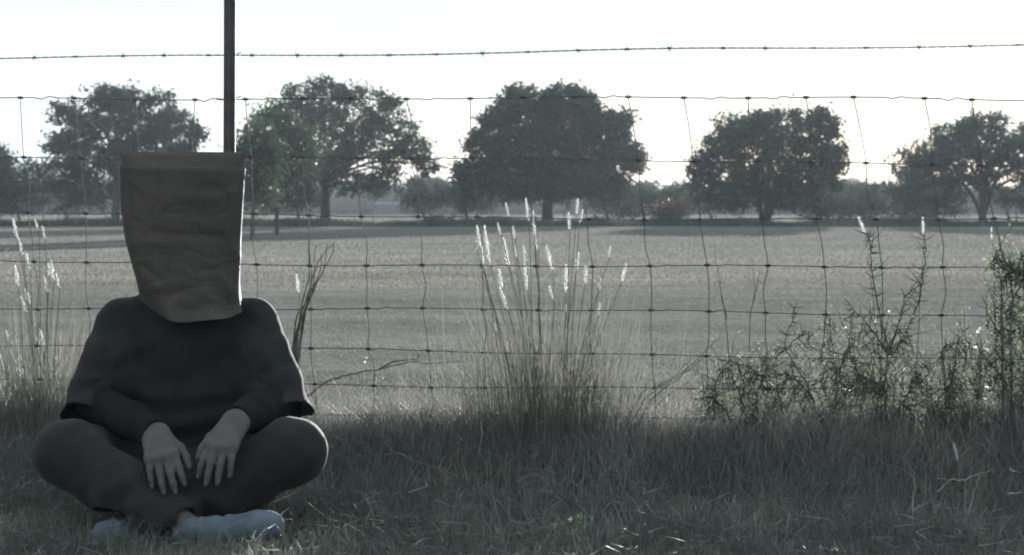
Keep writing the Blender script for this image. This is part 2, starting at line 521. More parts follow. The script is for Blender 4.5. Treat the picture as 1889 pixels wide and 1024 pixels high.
def build_tree(name, label, px, Y, lobes, trunk_w, trunk_top, mat, leaf=0.14, dens=1.0, group=None, category='tree', fork=None, per=27, extra_trunks=(), hole=0.0):
    """lobes: (px, py, rx, ry) in photograph pixels at distance Y; trunk_w px wide at base px; crown repeated in depth."""
    k = Y / F
    bx = (px - CX) * k
    bz = float(gz(bx, Y))
    root = thing(name, label, category, (bx, Y, bz), group)
    cx = np.mean([l[0] for l in lobes]); half = max(abs(l[0] - cx) + l[2] for l in lobes) * k
    cents, spreads, limbs = [], [], []
    top = np.array(((trunk_top[0] - CX) * k, Y, CZ + (HY - trunk_top[1]) * k))
    for (lx, ly, rx, ry) in lobes:
        u = min(1.0, abs(lx - cx) * k / half)
        dep = math.sqrt(max(0.0, 1 - u * u)) * half * 0.55
        for sgn in ((-1, 1) if dep > 0.12 * half else (0,)):
            c = np.array(((lx - CX) * k + random.uniform(-.08, .08) * rx * k, Y + sgn * dep * random.uniform(0.5, 1.0), CZ + (HY - ly) * k))
            r = np.array((rx * k, (rx + ry) * 0.5 * k, ry * k))
            ncl = max(5, int(dens * 46 * (r[0] * r[2]) ** 0.75 / 1.6))
            d = rng.normal(0, 1, (ncl, 3)); d /= np.linalg.norm(d, axis=1)[:, None]
            rad = rng.uniform(0.35, 1.0, ncl) ** 0.6
            pts = c + d * r * rad[:, None]
            if hole:
                keep = vnoise(pts[:, 0] + pts[:, 1] * .7, pts[:, 2] + pts[:, 1] * .5, 1.1, bx) > hole
                pts = pts[keep]
                if len(pts) == 0:
                    continue
            cents.append(pts)
            spreads.append(rng.uniform(0.13, 0.30, len(pts)))
            limbs.append((c, r, pts))
    cents = np.vstack(cents); spreads = np.concatenate(spreads)
    V, Fc = leaf_cards(cents, leaf, per, spreads)
    obj('crown', make_mesh('crown', V, Fc, mat), root, kind='stuff')
    # trunk, limbs and twigs
    mb = MB()
    tw = trunk_w * k / 2
    base = np.array((bx, Y, bz - 0.1))
    mid = base * 0.5 + top * 0.5 + np.array((random.uniform(-.1, .1), 0, 0)) * tw * 4
    mb.tube(spline([base, base * .85 + mid * .15, mid, top], 8), np.interp(np.linspace(0, 1, 8), [0, .12, 1], [tw * 1.5, tw * 1.05, tw * .75]), 9)
    for (ex, ey, ew) in extra_trunks:
        e = np.array(((ex - CX) * k, Y + random.uniform(-1, 1), CZ + (HY - ey) * k))
        b2 = base + np.array((random.uniform(-.4, .4), random.uniform(-.4, .4), 0))
        mb.tube(spline([b2, (b2 + e) / 2 + np.array((0.1, 0, .2)), e], 7), np.linspace(ew * k * .6, ew * k * .3, 7), 7)
    for (c, r, pts) in limbs:
        start = top if random.random() < .6 else mid * .35 + top * .65
        m1 = start * .5 + c * .5 + np.array((0, 0, 0.12 * np.linalg.norm(c - start))) + rng.normal(0, .12, 3)
        rr = tw * random.uniform(.2, .36)
        mb.tube(spline([start, m1, c], 6), np.linspace(rr, rr * .35, 6), 6)
        for q in pts[::6]:
            mm = (c + q) / 2 + rng.normal(0, .06, 3)
            mb.tube([c, mm, q], [rr * .3, rr * .2, .012], 4, cap=False)
    obj('trunk', mb.mesh('trunk', M['bark'], True), root)
    return root


BIG = 'big oaks in a row across the field'
TY = 119.0
build_tree('oak_tree', 'airy dark oak with open crown rising behind the paper bag and the thicket', 212, TY,
           [(205, 180, 48, 28), (240, 195, 45, 32), (290, 190, 30, 25), (160, 210, 35, 30), (115, 215, 28, 22), (110, 265, 30, 25), (150, 265, 45, 30), (210, 245, 55, 40),
            (270, 240, 50, 38), (325, 230, 38, 30), (355, 245, 20, 22), (300, 275, 48, 28), (215, 300, 70, 30), (130, 310, 40, 22), (345, 275, 22, 14)],
           18, (215, 285), M['oak'], dens=1.05, group=BIG, hole=0.36)
build_tree('oak_tree', 'tall broad oak with sky gaps and a low arching branch, right of the fence post', 600, TY,
           [(560, 180, 30, 25), (592, 165, 32, 24), (635, 170, 30, 22), (690, 185, 38, 24), (725, 195, 20, 18), (540, 220, 45, 30), (600, 220, 50, 35), (670, 225, 52, 34),
            (730, 240, 42, 28), (500, 240, 36, 28), (550, 275, 50, 34), (620, 280, 50, 34), (700, 275, 50, 30), (765, 275, 32, 26), (785, 305, 22, 20), (730, 315, 50, 12),
            (560, 330, 50, 26), (640, 335, 50, 22), (700, 345, 35, 22)],
           20, (600, 335), M['oak'], dens=0.95, group=BIG, hole=0.38)
build_tree('oak_tree', 'dense round dark oak standing alone with a thick bare trunk behind the white seed heads', 1012, TY,
           [(955, 185, 36, 26), (1035, 182, 42, 26), (1075, 200, 30, 25), (920, 225, 42, 32), (985, 225, 60, 42), (1055, 235, 55, 38), (1110, 230, 34, 28), (1145, 225, 20, 18),
            (890, 265, 34, 24), (940, 280, 60, 42), (1010, 285, 70, 45), (1085, 285, 60, 40), (1150, 270, 34, 32), (1175, 300, 20, 22), (880, 320, 40, 32), (945, 335, 60, 40),
            (1020, 340, 60, 36), (1090, 335, 55, 30), (1135, 345, 30, 26), (868, 345, 26, 28)],
           23, (1014, 355), M['oak'], dens=1.4, group=BIG, hole=0.2)
build_tree('oak_tree', 'low spreading oak with rounded crown and short forked trunk, right of the densest oak', 1412, TY,
           [(1360, 240, 40, 30), (1400, 222, 30, 20), (1440, 235, 40, 28), (1490, 222, 34, 24), (1520, 238, 24, 24), (1330, 270, 40, 28), (1385, 275, 48, 34), (1445, 280, 50, 36),
            (1505, 275, 42, 32), (1535, 290, 22, 28), (1300, 305, 30, 26), (1350, 325, 46, 34), (1420, 335, 55, 34), (1490, 330, 50, 36), (1300, 350, 32, 26), (1360, 365, 44, 22), (1460, 370, 44, 18), (1530, 330, 25, 25)],
           17, (1415, 370), M['oak'], dens=1.15, group=BIG, extra_trunks=((1390, 330, 9), (1440, 330, 9)), hole=0.33)
build_tree('oak_tree', 'oak with several bare leaning stems at the right edge of the row', 1812, TY,
           [(1795, 235, 26, 20), (1830, 228, 30, 18), (1760, 245, 30, 20), (1865, 255, 32, 22), (1735, 270, 36, 28), (1790, 270, 45, 32), (1850, 285, 42, 28), (1690, 285, 30, 20),
            (1680, 310, 28, 20), (1730, 315, 46, 30), (1790, 325, 40, 20), (1880, 310, 36, 28), (1920, 280, 40, 30), (1930, 325, 40, 26), (1695, 340, 35, 20)],
           16, (1815, 345), M['oak'], dens=1.05, group=BIG, extra_trunks=((1770, 320, 8), (1850, 310, 8), (1795, 320, 7)), hole=0.36)
# the pair of young trees nearer the fence
build_tree('young_tree', 'lighter green young tree with thin trunk just right of the paper bag', 465, 64,
           [(470, 255, 30, 26), (455, 285, 30, 26), (490, 285, 34, 28), (475, 325, 34, 28), (450, 340, 24, 24), (485, 360, 28, 20)], 8, (468, 340), M['young'], leaf=0.08, dens=3.2, group='young trees in the field', per=16)
build_tree('young_tree', 'lighter green young tree with thin trunk between its twin and the broad oak', 511, 75,
           [(505, 215, 34, 24), (530, 240, 40, 30), (560, 265, 32, 26), (510, 270, 36, 30), (545, 305, 40, 28), (515, 330, 34, 26), (500, 365, 26, 20)], 8, (512, 340), M['young'], leaf=0.085, dens=2.6, group='young trees in the field', per=16)
# tree cut by the left edge and bushes of the far side
build_tree('round_tree', 'pale green round tree cut by the left edge of the picture', -10, 112,
           [(0, 300, 18, 24), (-25, 290, 34, 30), (-10, 335, 34, 30), (-45, 330, 36, 34)], 12, (-10, 350), M['young'], dens=1.4)
BR = 'brush along the far side of the field'
bushes = [
    ('dark thicket bush at the left edge under the airy oak', 40, 122, [(20, 340, 40, 34), (60, 330, 42, 40), (40, 375, 50, 24), (-10, 370, 40, 28)], 'brush', 1.6),
    ('dark thicket bush left of the paper bag beneath the airy oak', 130, 121, [(100, 325, 40, 34), (150, 325, 46, 40), (120, 368, 50, 28), (180, 355, 42, 34)], 'brush', 1.6),
    ('rounded bush hiding behind the top of the paper bag', 265, 122, [(240, 340, 40, 34), (290, 345, 40, 34), (330, 360, 36, 30), (380, 350, 40, 30)], 'brush', 1.3),
    ('shadowed bush beneath the broad oak, left of its trunk', 555, 123, [(540, 350, 40, 26), (565, 365, 34, 22), (520, 375, 34, 18)], 'brush', 1.5),
    ('pale tangled bush in the gap right of the broad oak', 790, 135, [(760, 350, 34, 24), (800, 355, 36, 28), (835, 362, 30, 26), (780, 378, 44, 14)], 'brush', 1.3),
    ('green bush at the left foot of the densest oak', 865, 125, [(855, 365, 30, 26), (885, 370, 28, 20)], 'brush', 1.4),
    ('green bush under the right side of the densest oak', 1128, 121, [(1110, 370, 30, 20), (1140, 378, 24, 18), (1155, 392, 16, 14)], 'brush', 1.3),
    ('reddish brown bush in the gap between the round oaks', 1238, 118, [(1225, 388, 24, 16), (1250, 384, 24, 18), (1240, 402, 28, 12)], 'russet', 1.6),
    ('dark bush at the left foot of the low spreading oak', 1320, 124, [(1300, 372, 30, 18), (1335, 378, 30, 14)], 'brush', 1.3),
    ('green bush right of the low spreading oak trunk', 1530, 121, [(1520, 375, 30, 26), (1550, 390, 26, 18), (1500, 392, 30, 14)], 'brush', 1.4),
    ('mid green bush left of the many stemmed oak, in the widest gap', 1615, 123, [(1590, 372, 30, 24), (1630, 362, 34, 28), (1615, 393, 40, 14)], 'brush', 1.5),
    ('tall dark bush leaning on the many stemmed oak from the left', 1705, 121, [(1670, 355, 34, 30), (1715, 350, 40, 34), (1700, 390, 44, 20), (1755, 370, 34, 34)], 'brush', 1.5),
    ('dark bush at the right edge below the many stemmed oak', 1865, 124, [(1850, 360, 36, 24), (1895, 365, 36, 24), (1940, 360, 40, 30)], 'brush', 1.4),
    ('dark green bush mass in the gap behind the reddish bush', 1195, 131, [(1178, 362, 30, 24), (1215, 366, 34, 26), (1252, 364, 30, 26), (1200, 385, 60, 12)], 'brush', 1.5),
    ('dusky bush filling the gap close right of the low spreading oak crown', 1572, 133, [(1556, 360, 30, 24), (1590, 358, 30, 22), (1575, 384, 50, 12)], 'brush', 1.4),
    ('small dark mound of weeds on the mown edge right of the broad oak', 812, 112, [(805, 409, 20, 6), (830, 411, 14, 5)], 'brush', 3.0),
    ('small dark mound of weeds on the mown edge right of the densest oak', 1112, 112, [(1105, 411, 18, 6), (1125, 413, 14, 5)], 'brush', 3.0),
]
for (lab, bx_, by_, lob, mk, dn) in bushes:
    build_tree('bush', lab, bx_, by_, lob, 5, (lob[0][0], lob[0][1] + lob[0][3] * .3), M[mk], leaf=0.10, dens=dn, group=BR, category='bush', per=16)


def far_woods():
    """distant wood closing the view: one mass of crowns"""
    cents, spr = [], []
    prof = [(-400, 335), (0, 330), (150, 340), (420, 342), (560, 345), (690, 350), (750, 345), (785, 322), (830, 335), (880, 345), (1160, 345), (1180, 338), (1205, 338), (1222, 350), (1255, 336), (1290, 345),
            (1420, 350), (1540, 335), (1580, 330), (1602, 348), (1640, 345), (1700, 345), (1889, 345), (2300, 340)]
    pxs = np.array([p[0] for p in prof]); pys = np.array([p[1] for p in prof])
    for row in range(4):
        Y = 330 + row * 28
        k = Y / F
        for x in np.arange(-420, 2320, 24):
            xx = x + rng.uniform(-12, 12)
            topy = np.interp(xx, pxs, pys) + rng.uniform(-5, 5) + (3 - row) * 5
            h = (397 - topy)
            n = 52
            u = rng.uniform(-1, 1, n); v = rng.uniform(0, 1, n) ** .8
            cx_ = xx + u * 20 * np.sqrt(np.clip(1.02 - v ** 2, 0, 1)) 
            cy_ = 397 - v * h
            yy = Y + rng.uniform(-8, 8, n)
            cents.append(np.stack(((cx_ - CX) * k, yy, CZ + (HY - cy_) * k), 1)); spr.append(np.full(n, .55))
    V, Fc = leaf_cards(np.vstack(cents), 0.42, 9, np.concatenate(spr))
    obj('far_woods', make_mesh('far_woods', V, Fc, M['brush']), kind='stuff')
    # unmown weeds along the foot of the tree row
    n = 60000
    x = rng.uniform(-42, 42, n); y = 114 + rng.normal(0, 1, n) * 2.2 + 1.5 * np.sin(x * .21)
    h = rng.uniform(.15, .5, n) * (0.5 + 0.9 * vnoise(x, y * .2, .35, 2.0))
    V, Fc = blades(np.stack((x, y, gz(x, y) - .02), 1), h, rng.uniform(.02, .06, n), rng.uniform(.1, .8, n))
    obj('field_edge_weeds', make_mesh('field_edge_weeds', V, Fc, M['brush']), kind='stuff')
    n = 26000
    x = rng.uniform(-60, 60, n); y = rng.uniform(126, 190, n)
    h = rng.uniform(.12, .4, n) * (0.4 + 0.9 * vnoise(x, y * .3, .15, 4.0))
    V, Fc = blades(np.stack((x, y, gz(x, y) - .02), 1), h, rng.uniform(.04, .1, n), rng.uniform(.1, .8, n))
    obj('far_field_grass', make_mesh('far_field_grass', V, Fc, M['fieldg']), kind='stuff')


far_woods()


def far_details():
    Y = 300.0
    k = Y / F
    c = P(716, 383, Y); z0 = float(gz(0, Y))
    t = thing('shed', 'low bluish shed far off beneath the broad oak, against the distant wood', 'shed', (c[0], Y, z0))
    w = 19 * k; mb = MB()
    zt = CZ + (HY - 377) * k
    mb.box((c[0] - w, Y, z0), (c[0] + w, Y + 3, zt)); obj('wall', mb.mesh('wall', M['shed']), t)
    mb = MB()
    mb.add([(c[0] - w - .15, Y - .3, zt), (c[0] + w + .15, Y - .3, zt), (c[0] + w + .15, Y + 1.5, zt + .35), (c[0] - w - .15, Y + 1.5, zt + .35), (c[0] + w + .15, Y + 3.3, zt), (c[0] - w - .15, Y + 3.3, zt)],
           [(0, 1, 2, 3), (3, 2, 4, 5), (0, 3, 5), (1, 4, 2)])
    obj('roof', mb.mesh('roof', M['shed']), t)
    mb = MB(); mb.box((c[0] + w * .1, Y - .04, z0), (c[0] + w * .55, Y - .005, z0 + (zt - z0) * .85)); obj('door', mb.mesh('door', M['darkstem']), t)
    t.rotation_euler.z = R(6)
    # wire fence at the foot of the tree row
    Y = 113.0; k = Y / F
    t = thing('field_fence', 'thin far fence of steel posts along the foot of the oaks', 'fence', (0, Y, float(gz(0, Y))))
    pts = [-60, 80, 195, 315, 575, 690, 795, 905, 1040, 1142, 1270, 1366, 1480, 1600, 1740, 1875, 1990]
    me = None
    for p in pts:
        x = (p - CX) * k; z = float(gz(x, Y))
        if me is None:
            mb = MB(); mb.tube([(0, 0, -.2), (0, 0, .85)], .035, 6); me = mb.mesh('far_post', M['post'])
        o = obj('post', me, t)
        o.matrix_parent_inverse = Matrix(); o.location = (x, 0, z - t.location.z)
    for hgt in (.35, .78):
        mb = MB(); mb.tube([((p - CX) * k, Y, float(gz((p - CX) * k, Y)) + hgt) for p in pts], .008, 4)
        obj('wire', mb.mesh('wire', M['wire']), t)


far_details()
# ------------------------------------------------------------------ fence
def build_fence():
    t = thing('wire_fence', 'woven wire field fence with a barbed top strand and dark steel post behind the person', 'fence', (-0.77, float(fence_y(-0.77)), float(gz(-0.77, float(fence_y(-0.77))))))
    def wy(x):
        return float(fence_y(x))
    # post: T section, rib toward the camera
    def post(x, lean):
        y = wy(x) - 0.03; z0 = float(gz(x, y)) - 0.3; z1 = 1.42
        mb = MB()
        w, th, rib = 0.0165, 0.005, 0.022
        prof = [(-w, 0), (w, 0), (w, -th), (.0035, -th - .003), (.003, -rib), (-.003, -rib), (-.0035, -th - .003), (-w, -th)]
        V = [(x + px + lean * s, y + py, z) for (z, s) in ((z0, 0), (z1, 1)) for (px, py) in prof]
        n = len(prof)
        mb.add(V, [tuple(range(n - 1, -1, -1)), tuple(range(n, 2 * n))] + [(i, (i + 1) % n, n + (i + 1) % n, n + i) for i in range(n)])
        p = obj('post', mb.mesh('post', M['post']), t)
        # studs on the field side
        mb = MB()
        for z in np.arange(z0 + .4, z1 - .03, .054):
            s = (z - z0) / (z1 - z0)
            xx = x + lean * s
            mb.box((xx - .006, y, z - .006), (xx + .006, y + .008, z + .006))
        o = obj('studs', mb.mesh('studs', M['post']), None); o.parent = p; o['kind'] = 'stuff'
        return p
    post(-0.789, 0.006)
    post(2.28, 0.0); post(-3.82, 0.01)
    # line wires: heights read at left edge, middle, right edge
    rows = [('line_wire', (181, 180, 185)), ('line_wire', (289, 295, 302)), ('line_wire', (394, 401, 404)), ('line_wire', (482, 489, 497)), ('line_wire', (566, 573, 583)),
            ('line_wire', (638, 650, 662)), ('line_wire', (702, 712, 722)), ('line_wire', (757, 769, 781))]
    def zrow(r, x):
        y = wy(x)
        px = CX + x / y * F
        py = np.interp(px, [-800, 0, 944, 1889, 2700], [r[0] - (r[1] - r[0]) * .8, r[0], r[1], r[2], r[2] + (r[2] - r[1]) * .8])
        return CZ + (HY - py) / F * y
    XR = np.arange(-4.2, 3.4, 0.012)
    stays_px490 = [60, 160, 263, 368, 470, 572, 675, 780, 885, 990, 1092, 1198, 1303, 1412, 1518, 1625, 1738, 1845]
    top_px = [38, 142, 250, 355, 456, 553, 650, 748, 865, 965, 1062, 1163, 1263, 1382, 1485, 1578, 1705, 1795]
    bot_px = [76, 168, 268, 372, 474, 585, 688, 795, 898, 992, 1096, 1210, 1308, 1414, 1522, 1628, 1742, 1850]
    def x_of(px):     # solve x for pixel column on the fence plane
        a = (px - CX) / F
        return 6.0 * a / (1 + 0.165 * a)
    stays = [(x_of(a), x_of(b), x_of(c)) for a, b, c in zip(top_px, stays_px490, bot_px)]
    sp = 0.152
    for kk in range(1, 14):
        stays.append((stays[17][0] + sp * kk, stays[17][1] + sp * kk, stays[17][2] + sp * kk))
        stays.append((stays[0][0] - sp * kk, stays[0][1] - sp * kk, stays[0][2] - sp * kk))
    zs490 = [zrow(rows[k][1], 0) for k in range(8)]
    def crimp(x, k, amp):
        # tension crimps: a kink just right of every stay
        z = 0
        for s in stays:
            d = x - s[1] - 0.035 - .01 * math.sin(k * 3 + s[1] * 9)
            if abs(d) < .05:
                z += amp * math.sin(d * 105) * math.exp(-(d / .026) ** 2) * (0.5 + 0.5 * math.sin(s[1] * 13 + k * 5))
        return z
    grid = []
    for k, (nm, r) in enumerate(rows):
        amp = 0.0060 if k == 0 else 0.0030
        pts = []
        for x in XR[:: 1 if k < 5 else 2]:
            sag = 0.004 * math.sin(x * 2.1 + k * 1.9) + 0.0022 * math.sin(x * 8.3 + k)
            pts.append((x, wy(x) + 0.004 * math.sin(x * 5 + k), zrow(r, x) + sag + crimp(x, k, amp)))
        mb = MB(); mb.tube(pts, 0.0016 if k in (0, 7) else 0.00145, 5, cap=False)
        obj('line_wire', mb.mesh('line_wire', M['wire'], True), t)
        grid.append(pts)
    def z_at(k, x):
        return float(np.interp(x, [p[0] for p in grid[k]], [p[2] for p in grid[k]]))
    knots = MB()
    for i, (xt, xm, xb) in enumerate(stays):
        pts, prev = [], None
        sx = 0.004 * rng.normal(0, 1, 8)
        zz = [z_at(k, xm) for k in range(8)]
        bow = rng.normal(0, .006)
        xk = [float(np.interp(-z, [-zz[0], -zz[3], -zz[7]], [xt, xm, xb])) + sx[k] for k, z in enumerate(zz)]
        ctrl = []
        for k in range(8):
            y = wy(xk[k]) - 0.003
            ctrl.append((xk[k], y, z_at(k, xk[k])))
            if k < 7:
                xm_ = (xk[k] + xk[k + 1]) / 2 + bow * .6 + rng.normal(0, .0035)
                ctrl.append((xm_, wy(xm_) - .003 + rng.normal(0, .003), (z_at(k, xk[k]) + z_at(k + 1, xk[k + 1])) / 2))
        if -2.4 < xm < 2.4:
            mb = MB(); mb.tube(spline(ctrl, 48), 0.0013, 5, cap=False)
            obj('stay_wire', mb.mesh('stay_wire', M['wire'], True), t)
        for k in range(8):
            x0 = xk[k]; c = np.array((x0, wy(x0) - .001, z_at(k, x0)))
            q = [c + np.array((.0095 * math.cos(a) * .9, -.0035 * math.sin(a), .0032 * math.sin(a * 1.0) )) for a in np.linspace(-2.6, 2.6, 6)]
            knots.tube(q, .0014, 4)
    obj('wire_knots', knots.mesh('wire_knots', M['wire'], True), t, kind='stuff')
    # barbed strand: two twisted wires and four-point barbs
    bpy_ = [(-800, 114), (0, 107), (420, 103), (944, 97), (1300, 90), (1889, 83), (2700, 74)]
    def zb(x):
        y = wy(x); px = CX + x / y * F
        return CZ + (HY - np.interp(px, [b[0] for b in bpy_], [b[1] for b in bpy_])) / F * y
    mb = MB()
    for ph in (0, math.pi):
        mb.tube([(x, wy(x) + .0016 * math.cos(x * 120 + ph), zb(x) + .0017 * math.sin(x * 120 + ph) + .003 * math.sin(x * 4.7)) for x in np.arange(-4.2, 3.4, .009)], .00105, 4, cap=False)
    bw = obj('barbed_wire', mb.mesh('barbed_wire', M['wire'], True), t)
    bm_ = None
    for x in np.arange(-2.0, 2.1, 0.128):
        xx = x + rng.uniform(-.01, .01)
        if bm_ is None:
            m2 = MB()
            m2.tube([(-.006 + .012 * a, .0032 * math.cos(a * 14), .0034 * math.sin(a * 14)) for a in np.linspace(0, 1, 9)], .0012, 4)
            for (dx, dy, dz) in ((-.004, .006, .013), (-.002, -.008, -.012), (.005, .004, .014), (.004, -.006, -.013)):
                m2.tube([(dx * .3, 0, 0), (dx + dx * .5, dy, dz)], [.0012, .0003], 4)
            bm_ = m2.mesh('barb', M['wire'])
        o = bpy.data.objects.new('barb', bm_); col.objects.link(o); o.parent = bw
        o.location = (xx, wy(xx), zb(xx) + .003 * math.sin(xx * 4.7)); o.rotation_euler = (rng.uniform(0, 6.28), 0, rng.uniform(-.2, .2))
    # clips that hold the strands to the post
    for zc in [zb(-.789) ] + [z_at(k, -.789) for k in range(8)]:
        mb = MB(); yy = wy(-.789)
        mb.tube([(-.789 + .034 * s, yy - .008 - .014 * (1 - abs(s)) , zc + .006 * s * s + .003 * s) for s in np.linspace(-1.0, 1.0, 9)], .0015, 4)
        obj('wire_clip', mb.mesh('wire_clip', M['wire']), t)


build_fence()


# ------------------------------------------------------------------ smooth solids
class SDF:
    def __init__(self, lo, hi, h):
        self.lo = np.array(lo, float); self.h = h
        self.n = np.ceil((np.array(hi) - self.lo) / h).astype(int) + 1
        self.d = np.full(self.n, 0.5, np.float32)
        self.ax = [self.lo[i] + h * np.arange(self.n[i]) for i in range(3)]

    def sub(self, lo, hi):
        s = []
        for i in range(3):
            a = max(0, int((lo[i] - self.lo[i]) / self.h) - 1); b = min(self.n[i], int((hi[i] - self.lo[i]) / self.h) + 2)
            s.append(slice(a, max(a, b)))
        s = tuple(s)
        X, Y, Z = np.meshgrid(self.ax[0][s[0]], self.ax[1][s[1]], self.ax[2][s[2]], indexing='ij', sparse=True)
        return s, X, Y, Z

    def blend(self, s, v, k):
        a = self.d[s]; v = v.astype(np.float32)
        if k > 0:
            hh = np.clip(0.5 + 0.5 * (a - v) / k, 0, 1)
            self.d[s] = a + (v - a) * hh - k * hh * (1 - hh)
        else:
            self.d[s] = np.minimum(a, v)

    def cap(self, a, b, r1, r2=None, k=0.02, flat=None):
        """tapered capsule; flat=(axis vector, factor) squashes across that axis"""
        r2 = r1 if r2 is None else r2
        a = np.asarray(a, float); b = np.asarray(b, float)
        m = max(r1, r2) + k * 1.5 + 0.02
        s, X, Y, Z = self.sub(np.minimum(a, b) - m, np.maximum(a, b) + m)
        ab = b - a; L = ab @ ab + 1e-12
        t = np.clip(((X - a[0]) * ab[0] + (Y - a[1]) * ab[1] + (Z - a[2]) * ab[2]) / L, 0, 1)
        dx, dy, dz = X - a[0] - t * ab[0], Y - a[1] - t * ab[1], Z - a[2] - t * ab[2]
        if flat is not None:
            n, f = flat
            q = dx * n[0] + dy * n[1] + dz * n[2]
            d2 = dx * dx + dy * dy + dz * dz + q * q * (1 / (f * f) - 1)
            v = (np.sqrt(d2) - (r1 + (r2 - r1) * t)) * (f + (1 - f) * .4)
        else:
            v = np.sqrt(dx * dx + dy * dy + dz * dz) - (r1 + (r2 - r1) * t)
        self.blend(s, v, k)

    def ell(self, c, r, k=0.02, rot=None):
        c = np.asarray(c, float); r = np.asarray(r, float)
        m = r.max() + k * 1.5 + 0.02
        s, X, Y, Z = self.sub(c - m, c + m)
        p = [X - c[0], Y - c[1], Z - c[2]]
        if rot is not None:
            p = [sum(rot[j][i] * p[j] for j in range(3)) for i in range(3)]
        q = np.sqrt((p[0] / r[0]) ** 2 + (p[1] / r[1]) ** 2 + (p[2] / r[2]) ** 2)
        g = np.sqrt((p[0] / r[0] ** 2) ** 2 + (p[1] / r[1] ** 2) ** 2 + (p[2] / r[2] ** 2) ** 2) + 1e-9
        self.blend(s, q * (q - 1) / g, k)

    def carve(self, a, b, r1, r2=None):
        r2 = r1 if r2 is None else r2
        a = np.asarray(a, float); b = np.asarray(b, float); m = max(r1, r2) + .03
        s, X, Y, Z = self.sub(np.minimum(a, b) - m, np.maximum(a, b) + m)
        ab = b - a; L = ab @ ab
        t = np.clip(((X - a[0]) * ab[0] + (Y - a[1]) * ab[1] + (Z - a[2]) * ab[2]) / L, 0, 1)
        v = np.sqrt((X - a[0] - t * ab[0]) ** 2 + (Y - a[1] - t * ab[1]) ** 2 + (Z - a[2] - t * ab[2]) ** 2) - (r1 + (r2 - r1) * t)
        self.d[s] = np.maximum(self.d[s], -v.astype(np.float32))

    def cut(self, p, n, c, rad):
        """remove what lies beyond plane (p, n) within rad of c"""
        p = np.asarray(p, float); n = np.asarray(n, float); n = n / np.linalg.norm(n)
        c = np.asarray(c, float)
        s, X, Y, Z = self.sub(c - rad, c + rad)
        v = (X - p[0]) * n[0] + (Y - p[1]) * n[1] + (Z - p[2]) * n[2]
        inside = ((X - c[0]) ** 2 + (Y - c[1]) ** 2 + (Z - c[2]) ** 2) < rad * rad
        self.d[s] = np.where(inside, np.maximum(self.d[s], v.astype(np.float32)), self.d[s])

    def warp(self, fn):
        s, X, Y, Z = self.sub(self.lo, self.lo + self.h * self.n)
        near = np.abs(self.d) < 0.05
        i = np.nonzero(near)
        self.d[i] += fn(self.ax[0][i[0]], self.ax[1][i[1]], self.ax[2][i[2]]).astype(np.float32)

    def mesh(self, name, mat, relax=2):
        d = self.d; n = self.n
        neg = d < 0
        c = [neg[i:n[0] - 1 + i, j:n[1] - 1 + j, k:n[2] - 1 + k] for i in (0, 1) for j in (0, 1) for k in (0, 1)]
        cnt = sum(x.astype(np.int8) for x in c)
        act = (cnt > 0) & (cnt < 8)
        I = np.stack(np.nonzero(act), 1)
        idx = np.full(act.shape, -1, np.int32); idx[act] = np.arange(len(I))
        acc = np.zeros((len(I), 3)); num = np.zeros(len(I))
        corners = [(i, j, k) for i in (0, 1) for j in (0, 1) for k in (0, 1)]
        val = {q: d[I[:, 0] + q[0], I[:, 1] + q[1], I[:, 2] + q[2]] for q in corners}
        for a in corners:
            for ax_ in range(3):
                if a[ax_] == 0:
                    b = list(a); b[ax_] = 1; b = tuple(b)
                    va, vb = val[a], val[b]
                    m = (va < 0) != (vb < 0)
                    t = np.where(m, va / np.where(m, va - vb, 1), 0)
                    pt = np.array(a, float)[None] + t[:, None] * (np.array(b) - np.array(a))[None]
                    acc += np.where(m[:, None], pt, 0); num += m
        V = self.lo + self.h * (I + acc / num[:, None])
        Fs = []
        for ax_ in range(3):
            u, w = (ax_ + 1) % 3, (ax_ + 2) % 3
            sl0 = [slice(None)] * 3; sl1 = [slice(None)] * 3
            sl0[ax_] = slice(0, n[ax_] - 1); sl1[ax_] = slice(1, n[ax_])
            a, b = neg[tuple(sl0)], neg[tuple(sl1)]
            E = np.stack(np.nonzero(a != b), 1)
            ok = (E[:, u] > 0) & (E[:, w] > 0) & (E[:, u] < n[u] - 1) & (E[:, w] < n[w] - 1)
            E = E[ok]; fl = a[tuple(E.T)]
            def cell(du, dw):
                q = E.copy(); q[:, u] -= du; q[:, w] -= dw
                return idx[tuple(q.T)]
            Q = np.stack((cell(1, 1), cell(0, 1), cell(0, 0), cell(1, 0)), 1)
            Q[~fl] = Q[~fl][:, ::-1]
            Fs.append(Q)
        Fc = np.vstack(Fs)
        for _ in range(relax):
            nb = np.zeros_like(V); ct = np.zeros(len(V))
            for i in range(4):
                np.add.at(nb, Fc[:, i], V[Fc[:, (i + 1) % 4]]); np.add.at(ct, Fc[:, i], 1)
                np.add.at(nb, Fc[:, i], V[Fc[:, (i - 1) % 4]]); np.add.at(ct, Fc[:, i], 1)
            V = V * .5 + .5 * nb / ct[:, None]
        return make_mesh(name, V, Fc, mat, True)


def unit(v):
    v = np.asarray(v, float)
    return v / np.linalg.norm(v)


